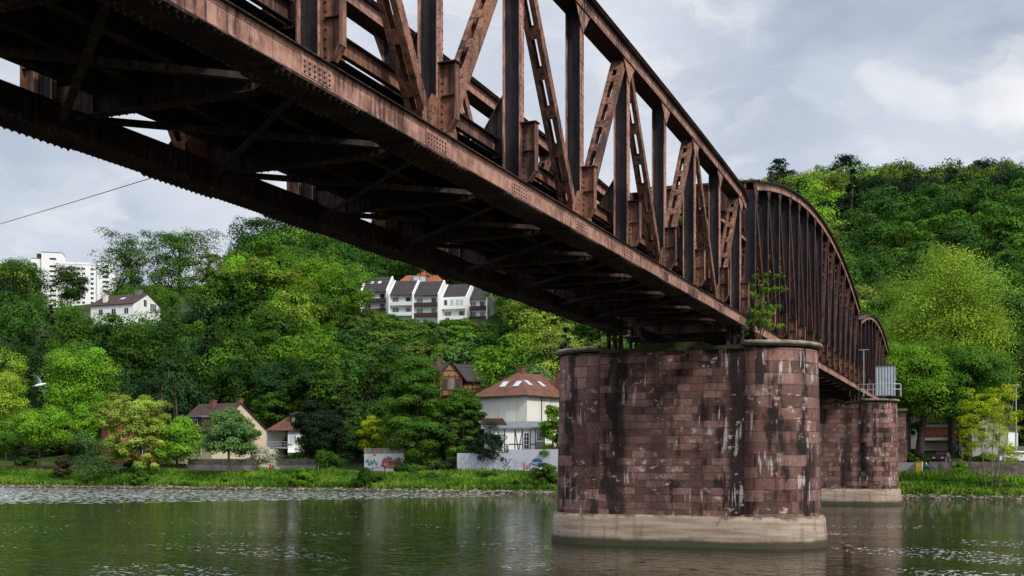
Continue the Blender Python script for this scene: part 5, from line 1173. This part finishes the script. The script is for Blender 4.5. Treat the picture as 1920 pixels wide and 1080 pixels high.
# cars
def car(label, px, Y, turn, paint, zg=None, L=4.2, hh=1.48, group='cars parked above the stone wall'):
    d = dY(px, Y); k = kfac(px); X = d*(-S_+k*C_); r = empty('parked_car', (X, Y, tz(X, Y) if zg is None else zg), R(turn)); tag(r, label, 'car', group); hl = L/2; W = .86
    prof = [(-hl, .35), (-hl+.05, .72), (-hl+.95, .90), (-hl+1.35, .93), (-hl+1.9, hh-.06), (-hl+2.5, hh), (hl-.9, hh-.03), (hl-.25, .98), (hl-.02, .85), (hl, .38), (hl-.2, .25), (-hl+.2, .25)]
    m = MB(); ys = [(-W, .0), (-W+.12, .08), (W-.12, .08), (W, 0)]; b = 0; n = len(prof)
    for yy, up in ys:
        for x, z in prof: zz = z+(up if z > 1 else 0); yk = yy*(.86 if z > 1.1 else 1); m.v.append((x, yk, zz-(.06 if z > 1.3 else 0)))
    for j in range(3):
        for i in range(n): m.f.append((j*n+i, (j+1)*n+i, (j+1)*n+(i+1) % n, j*n+(i+1) % n)); m.m.append(0)
    m.f.append(tuple(range(n))); m.m.append(0); m.f.append(tuple(3*n+i for i in range(n-1, -1, -1))); m.m.append(0); m.build('body', [paint], r)
    for s in (-1, 1):
        m = MB(); y0 = s*W*.955; y1 = s*W*.88; pl = [(-hl+1.5, .98, y0), (hl-.5, .98, y0), (hl-.95, hh-.16, y1), (-hl+2.0, hh-.16, y1)]
        m.add([(x, y+s*.03, z) for x, z, y in pl], [(0, 1, 2, 3)] if s < 0 else [(3, 2, 1, 0)]); m.build('side_window', ['car_glass'], r)
        for x in (-hl+.78, hl-.75):
            m = MB(); m.tube([(x, s*(W-.2), .32), (x, s*(W+.01), .32)], .32, 14); wh = m.build('wheel', ['rubber'], r); m = MB(); m.tube([(x, s*(W+.012), .32), (x, s*(W+.03), .32)], .19, 10); m.build('hubcap', ['galvanised'], wh)
        m = MB(); m.box(-hl-.01, -hl+.22, s*.55-.18, s*.55+.18, .60, .74); m.build('headlight', ['lamp_glass'], r)
        m = MB(); m.box(hl-.12, hl+.01, s*.62-.14, s*.62+.14, .68, .88); m.build('tail_light', ['spray_red'], r)
    for pl in ([(-hl+1.42, .99), (-hl+1.88, hh-.1)], [(hl-.28, 1.02), (hl-.86, hh-.08)]):
        (xa, za), (xb, zb) = pl; s = -1 if xa < 0 else 1; m = MB(); q = s*.045; m.add([(xa+q, -.68, za+.03), (xa+q, .68, za+.03), (xb+q, .60, zb+.03), (xb+q, -.60, zb+.03)], [(0, 1, 2, 3)]); m.build('windscreen' if s < 0 else 'rear_window', ['car_glass'], r)
car('white hatchback parked above the stone wall at the edge of the photo', 1903, 165.6, 8, 'paint_white', 4.35); car('silver blue car parked just behind the white hatchback', 1890, 170.8, 8, 'paint_silver', 4.4); car('dark maroon car parked in shade beside the thick trunk', 1765, 168.5, 80, 'paint_maroon', 4.3)
# people
def skinned(name, pts, edges, rad, mat, parent, levels=1):
    me = bpy.data.meshes.new(name); me.from_pydata(pts, edges, []); me.materials.append(MATS[mat]); o = bpy.data.objects.new(name, me); col.objects.link(o); o.parent = parent
    sk = o.modifiers.new('skin', 'SKIN'); me.skin_vertices or None
    lay = me.skin_vertices[0].data if me.skin_vertices else None
    if lay is None:
        bpy.context.view_layer.objects.active = o; bpy.ops.mesh.customdata_skin_add(); lay = me.skin_vertices[0].data
    for i, v in enumerate(lay): v.radius = (rad[i], rad[i]) if not isinstance(rad[i], tuple) else rad[i]
    lay[0].use_root = True; ss = o.modifiers.new('sub', 'SUBSURF'); ss.levels = ss.render_levels = levels; sk.use_smooth_shade = True; return o
def hand_pts(w, fwd):
    """small relaxed hand: four fingers and a thumb as short chains from the wrist point"""
    w = Vector(w); fwd = Vector(fwd).normalized(); side = Vector((0, 1, 0)) if abs(fwd.y) < .8 else Vector((1, 0, 0)); out = [tuple(w+fwd*.05)]; ed = []
    return out, side
def person(name, label, loc, rz, J, coat, legs, hair):
    r = empty(name, loc, rz); tag(r, label, 'person'); names = list(J); pts = [J[k][0] for k in names]; rad = [J[k][1] for k in names]; ix = {k: i for i, k in enumerate(names)}; E = []
    ch = [('pelvis', 'chest', 'neck', 'head', 'crown'), ('chest', 'shL', 'elL', 'wrL', 'paL', 'f1L'), ('chest', 'shR', 'elR', 'wrR', 'paR', 'f1R'), ('pelvis', 'hipL', 'knL', 'anL', 'toL'), ('pelvis', 'hipR', 'knR', 'anR', 'toR')]
    for c in ch:
        for a, b in zip(c[:-1], c[1:]): E.append((ix[a], ix[b]))
    for s in 'LR':                                        # other fingers and the thumb fan from the palm
        pa = Vector(J['pa'+s][0]); f = (Vector(J['f1'+s][0])-pa); sd_ = f.cross(Vector((1, 0, 0))); sd_ = sd_.normalized() if sd_.length > .001 else Vector((0, 1, 0))
        for off, ln in ((-.02, .9), (.02, .95), (.035, .75)): pts.append(tuple(pa+f*ln+sd_*off)); rad.append(.009); E.append((ix['pa'+s], len(pts)-1))
        pts.append(tuple(pa+f*.35-sd_*.045)); rad.append(.010); E.append((ix['pa'+s], len(pts)-1))
    skinned('body', pts, E, rad, 'skin', r)
    m = MB(); hc = Vector(J['crown'][0])
    for (n_, mt, parts, k) in (('coat', coat, [('pelvis', 'chest'), ('shL', 'elL', 'wrL'), ('shR', 'elR', 'wrR'), ('shL', 'chest', 'shR')], .03), ('trousers', legs, [('pelvis', 'hipL', 'knL', 'anL'), ('pelvis', 'hipR', 'knR', 'anR')], .022)):
        m = MB()
        for c in parts:
            m.tube([J[a][0] for a in c], [(J[a][1][0] if isinstance(J[a][1], tuple) else J[a][1])+k for a in c], 10)
        if n_ == 'coat': p_ = Vector(J['pelvis'][0]); m.tube([p_+Vector((0, 0, .15)), p_, p_-Vector((0, 0, .28))], [.17, .20, .24] if coat == 'red_cloth' else [.16, .17, .15], 12)
        m.build(n_, [mt], r, smooth=True)
    m = MB(); h = Vector(J['head'][0]); m.tube([h+Vector((-.03, 0, -.02)), h+Vector((-.035, 0, .06)), h+Vector((-.02, 0, .125)), h+Vector((-.01, 0, .15))], [.085, .115, .085, .02], 10); m.build('helmet' if hair == 'paint_white' else 'hair', [hair], r, smooth=True)
    f = MB(); f.rivet(h+Vector((.095, 0, .02)), (1, 0, 0), .018); [f.rivet(h+Vector((.088, s, .05)), (1, 0, 0), .01, 0) for s in (-.035, .035)]; f.build('face', ['skin'], r); return r
Jw = {'pelvis': ((0, 0, .92), (.13, .15)), 'chest': ((.02, 0, 1.28), (.12, .16)), 'neck': ((.03, 0, 1.46), .055), 'head': ((.05, 0, 1.55), .085), 'crown': ((.05, 0, 1.64), .07),
      'shL': ((.02, .17, 1.38), .055), 'elL': ((-.06, .23, 1.12), .042), 'wrL': ((.06, .24, .90), .028), 'paL': ((.08, .24, .83), .03), 'f1L': ((.10, .24, .75), .010),
      'shR': ((.02, -.17, 1.38), .055), 'elR': ((.0, -.23, 1.12), .042), 'wrR': ((.16, -.22, .96), .028), 'paR': ((.20, -.22, .90), .03), 'f1R': ((.24, -.22, .83), .010),
      'hipL': ((0, .09, .86), .085), 'knL': ((.16, .09, .50), .06), 'anL': ((.22, .09, .09), .042), 'toL': ((.36, .09, .04), .035),
      'hipR': ((0, -.09, .86), .085), 'knR': ((-.04, -.09, .48), .06), 'anR': ((-.30, -.09, .14), .042), 'toR': ((-.20, -.09, .03), .035)}
q = PY(507, 885, 160.6); person('person', 'person in a long red coat walking along the river path', (q.x, q.y, tz(q.x, q.y)+.05), R(10), Jw, 'red_cloth', 'dark_cloth', 'hair')
Jc = {'pelvis': ((-.25, 0, .98), (.13, .14)), 'chest': ((.02, 0, 1.32), (.12, .16)), 'neck': ((.13, 0, 1.45), .055), 'head': ((.20, 0, 1.54), .085), 'crown': ((.22, 0, 1.63), .07),
      'shL': ((.05, .17, 1.38), .055), 'elL': ((.26, .22, 1.18), .042), 'wrL': ((.46, .21, 1.05), .028), 'paL': ((.52, .21, 1.03), .03), 'f1L': ((.56, .21, .96), .010),
      'shR': ((.05, -.17, 1.38), .055), 'elR': ((.26, -.22, 1.18), .042), 'wrR': ((.46, -.21, 1.05), .028), 'paR': ((.52, -.21, 1.03), .03), 'f1R': ((.56, -.21, .96), .010),
      'hipL': ((-.22, .09, .93), .085), 'knL': ((.16, .10, .78), .06), 'anL': ((.02, .10, .42), .042), 'toL': ((.16, .10, .38), .035),
      'hipR': ((-.22, -.09, .93), .085), 'knR': ((.05, -.10, .58), .06), 'anR': ((-.10, -.10, .20), .042), 'toR': ((.04, -.10, .15), .035)}
q = PY(1739, 892, 160.2); zc = tz(q.x, q.y)+.07; person('person', 'person in blue jacket and white helmet riding a bicycle', (q.x, q.y, zc), R(168), Jc, 'blue_cloth', 'dark_cloth', 'paint_white')
r = empty('bicycle', (q.x, q.y, zc), R(168)); tag(r, 'dark bicycle under the rider on the path below the stone wall', 'bicycle')
for x in (-.52, .55):
    m = MB(); ring = [(x+.33*math.cos(a), 0, .34+.33*math.sin(a)) for a in [math.pi*2*k/20 for k in range(21)]]; m.tube(ring, .018, 6); wh = m.build('wheel', ['rubber'], r)
    m = MB(); [m.tube([(x, 0, .34), (x+.32*math.cos(a), 0, .34+.32*math.sin(a))], .003, 4) for a in [math.pi*2*k/10 for k in range(10)]]; m.build('spokes', ['galvanised'], wh)
m = MB(); [m.tube([a, b], .018, 6) for a, b in (((-.52, 0, .34), (-.05, 0, .3)), ((-.05, 0, .3), (-.2, 0, .82)), ((-.2, 0, .78), (.38, 0, .80)), ((-.05, 0, .3), (.38, 0, .74)), ((.38, 0, .82), (.55, 0, .34)), ((-.52, 0, .34), (-.18, 0, .72)))]; m.build('frame', ['metal_dark'], r)
m = MB(); m.tube([(.50, -.25, 1.02), (.42, -.1, 1.0), (.38, 0, .95), (.42, .1, 1.0), (.50, .25, 1.02)], .015, 6); m.tube([(.38, 0, .82), (.38, 0, .96)], .015, 6); m.build('handlebar', ['metal_dark'], r); m = MB(); m.prism([(-.36, .84), (-.06, .86), (-.08, .90), (-.34, .90)], 'y', -.06, .06); m.build('saddle', ['rubber'], r)
m = MB(); m.tube([(-.05, .10, .30), (-.05, -.10, .30)], .02, 6); m.tube([(-.05, .10, .3), (.04, .10, .36)], .012, 5); m.tube([(-.05, -.10, .3), (-.10, -.10, .17)], .012, 5); m.build('crank', ['galvanised'], r)
# birds
q = P(75, 722, 62); r = empty('gull', q, R(35)); tag(r, 'white gull in flight with raised grey wings', 'bird'); r.rotation_euler = (R(-38), R(-8), R(20)); r.scale = (1.15,)*3; s_ = .46
m = MB(); m.tube([(-.30, 0, -.01), (-.20, 0, 0), (-.05, 0, 0), (.10, 0, .01), (.19, 0, .03), (.25, 0, .04), (.29, 0, .035)], [.012, .045, .075, .068, .045, .042, .01], 10); b_ = m.build('body', ['feather_white'], r, smooth=True)
m = MB(); m.tube([(.28, 0, .035), (.34, 0, .022)], [.014, .003], 6); m.build('beak', ['beak'], r); m = MB(); m.add([(-.26, -.03, 0), (-.26, .03, 0), (-.40, .08, -.005), (-.40, -.08, -.005), (-.26, 0, .012)], [(0, 3, 2, 1), (0, 4, 3), (4, 1, 2), (4, 2, 3)]); m.build('tail', ['feather_white'], r)
for s in (-1, 1):
    m = MB(); sec = [(0.04, .03, .02, .17), (.22, .13, .03, .16), (.40, .17, -.01, .13), (.58, .12, -.07, .08), (.72, .02, -.16, .02)]; b0 = 0
    for (y, z, x, c) in sec:
        for dx, dz in ((c*.5, 0), (0, .014), (-c*.6, 0), (0, -.008)): m.v.append((x+dx, s*y, z+dz))
    for j in range(4):
        for i in range(4): f = (j*4+i, j*4+(i+1) % 4, (j+1)*4+(i+1) % 4, (j+1)*4+i); m.f.append(f if s > 0 else f[::-1]); m.m.append(0)
    m.build('wing', ['feather_grey'], r, smooth=True)
dk = HC*FPX/(1029-HZ); q = P(1588, 1029, dk); r = empty('duck', (q.x, q.y, 0), R(200)); tag(r, 'small brown duck on the water beside the big stone pier', 'bird')
m = MB(); m.tube([(-.30, 0, .16), (-.22, 0, .12), (-.08, 0, .10), (.08, 0, .11), (.17, 0, .15), (.19, 0, .24), (.20, 0, .32), (.22, 0, .36), (.25, 0, .35)], [.01, .07, .125, .12, .08, .045, .05, .05, .015], 12); m.build('body', ['feather_brown'], r, smooth=True)
m = MB(); m.tube([(.25, 0, .345), (.33, 0, .33)], [.025, .012], 6); m.build('beak', ['beak'], r)
for s in (-1, 1): m = MB(); m.tube([(-.30, s*.05, .17), (-.15, s*.11, .16), (.03, s*.11, .15), (.10, s*.08, .14)], [.01, .05, .05, .01], 8); m.build('wing', ['feather_brown'], r, smooth=True)
# pale flat flecks painting the glints of ripples on the river
m_, t_, p_ = material('glint_pale', .5, 0, .3); t_.put(p_.inputs['Base Color'], (.66, .69, .71)); m = MB(); rr = random.Random(12)
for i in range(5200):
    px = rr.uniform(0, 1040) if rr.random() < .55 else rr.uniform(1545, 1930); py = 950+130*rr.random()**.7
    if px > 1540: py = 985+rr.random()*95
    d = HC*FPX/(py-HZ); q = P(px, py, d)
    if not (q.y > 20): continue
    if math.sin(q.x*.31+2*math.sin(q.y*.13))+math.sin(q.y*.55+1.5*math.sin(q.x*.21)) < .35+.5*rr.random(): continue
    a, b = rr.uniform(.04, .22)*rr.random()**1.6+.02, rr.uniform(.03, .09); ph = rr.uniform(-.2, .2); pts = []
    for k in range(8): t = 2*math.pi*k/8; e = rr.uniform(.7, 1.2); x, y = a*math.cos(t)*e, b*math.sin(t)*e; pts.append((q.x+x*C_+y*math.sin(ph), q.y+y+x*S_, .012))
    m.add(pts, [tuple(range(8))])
for i in range(9000):                                      # painted glints of wavelets in the breeze on the far upstream water
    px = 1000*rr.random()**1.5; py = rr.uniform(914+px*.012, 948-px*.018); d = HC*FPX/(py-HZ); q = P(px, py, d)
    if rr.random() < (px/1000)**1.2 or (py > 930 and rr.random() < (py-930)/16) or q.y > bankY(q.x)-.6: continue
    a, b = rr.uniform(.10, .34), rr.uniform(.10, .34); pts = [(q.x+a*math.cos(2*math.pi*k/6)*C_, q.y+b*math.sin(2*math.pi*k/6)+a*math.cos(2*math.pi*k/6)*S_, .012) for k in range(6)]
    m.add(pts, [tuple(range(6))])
tag(m.build('glint_flecks', ['glint_pale']), kind='stuff')
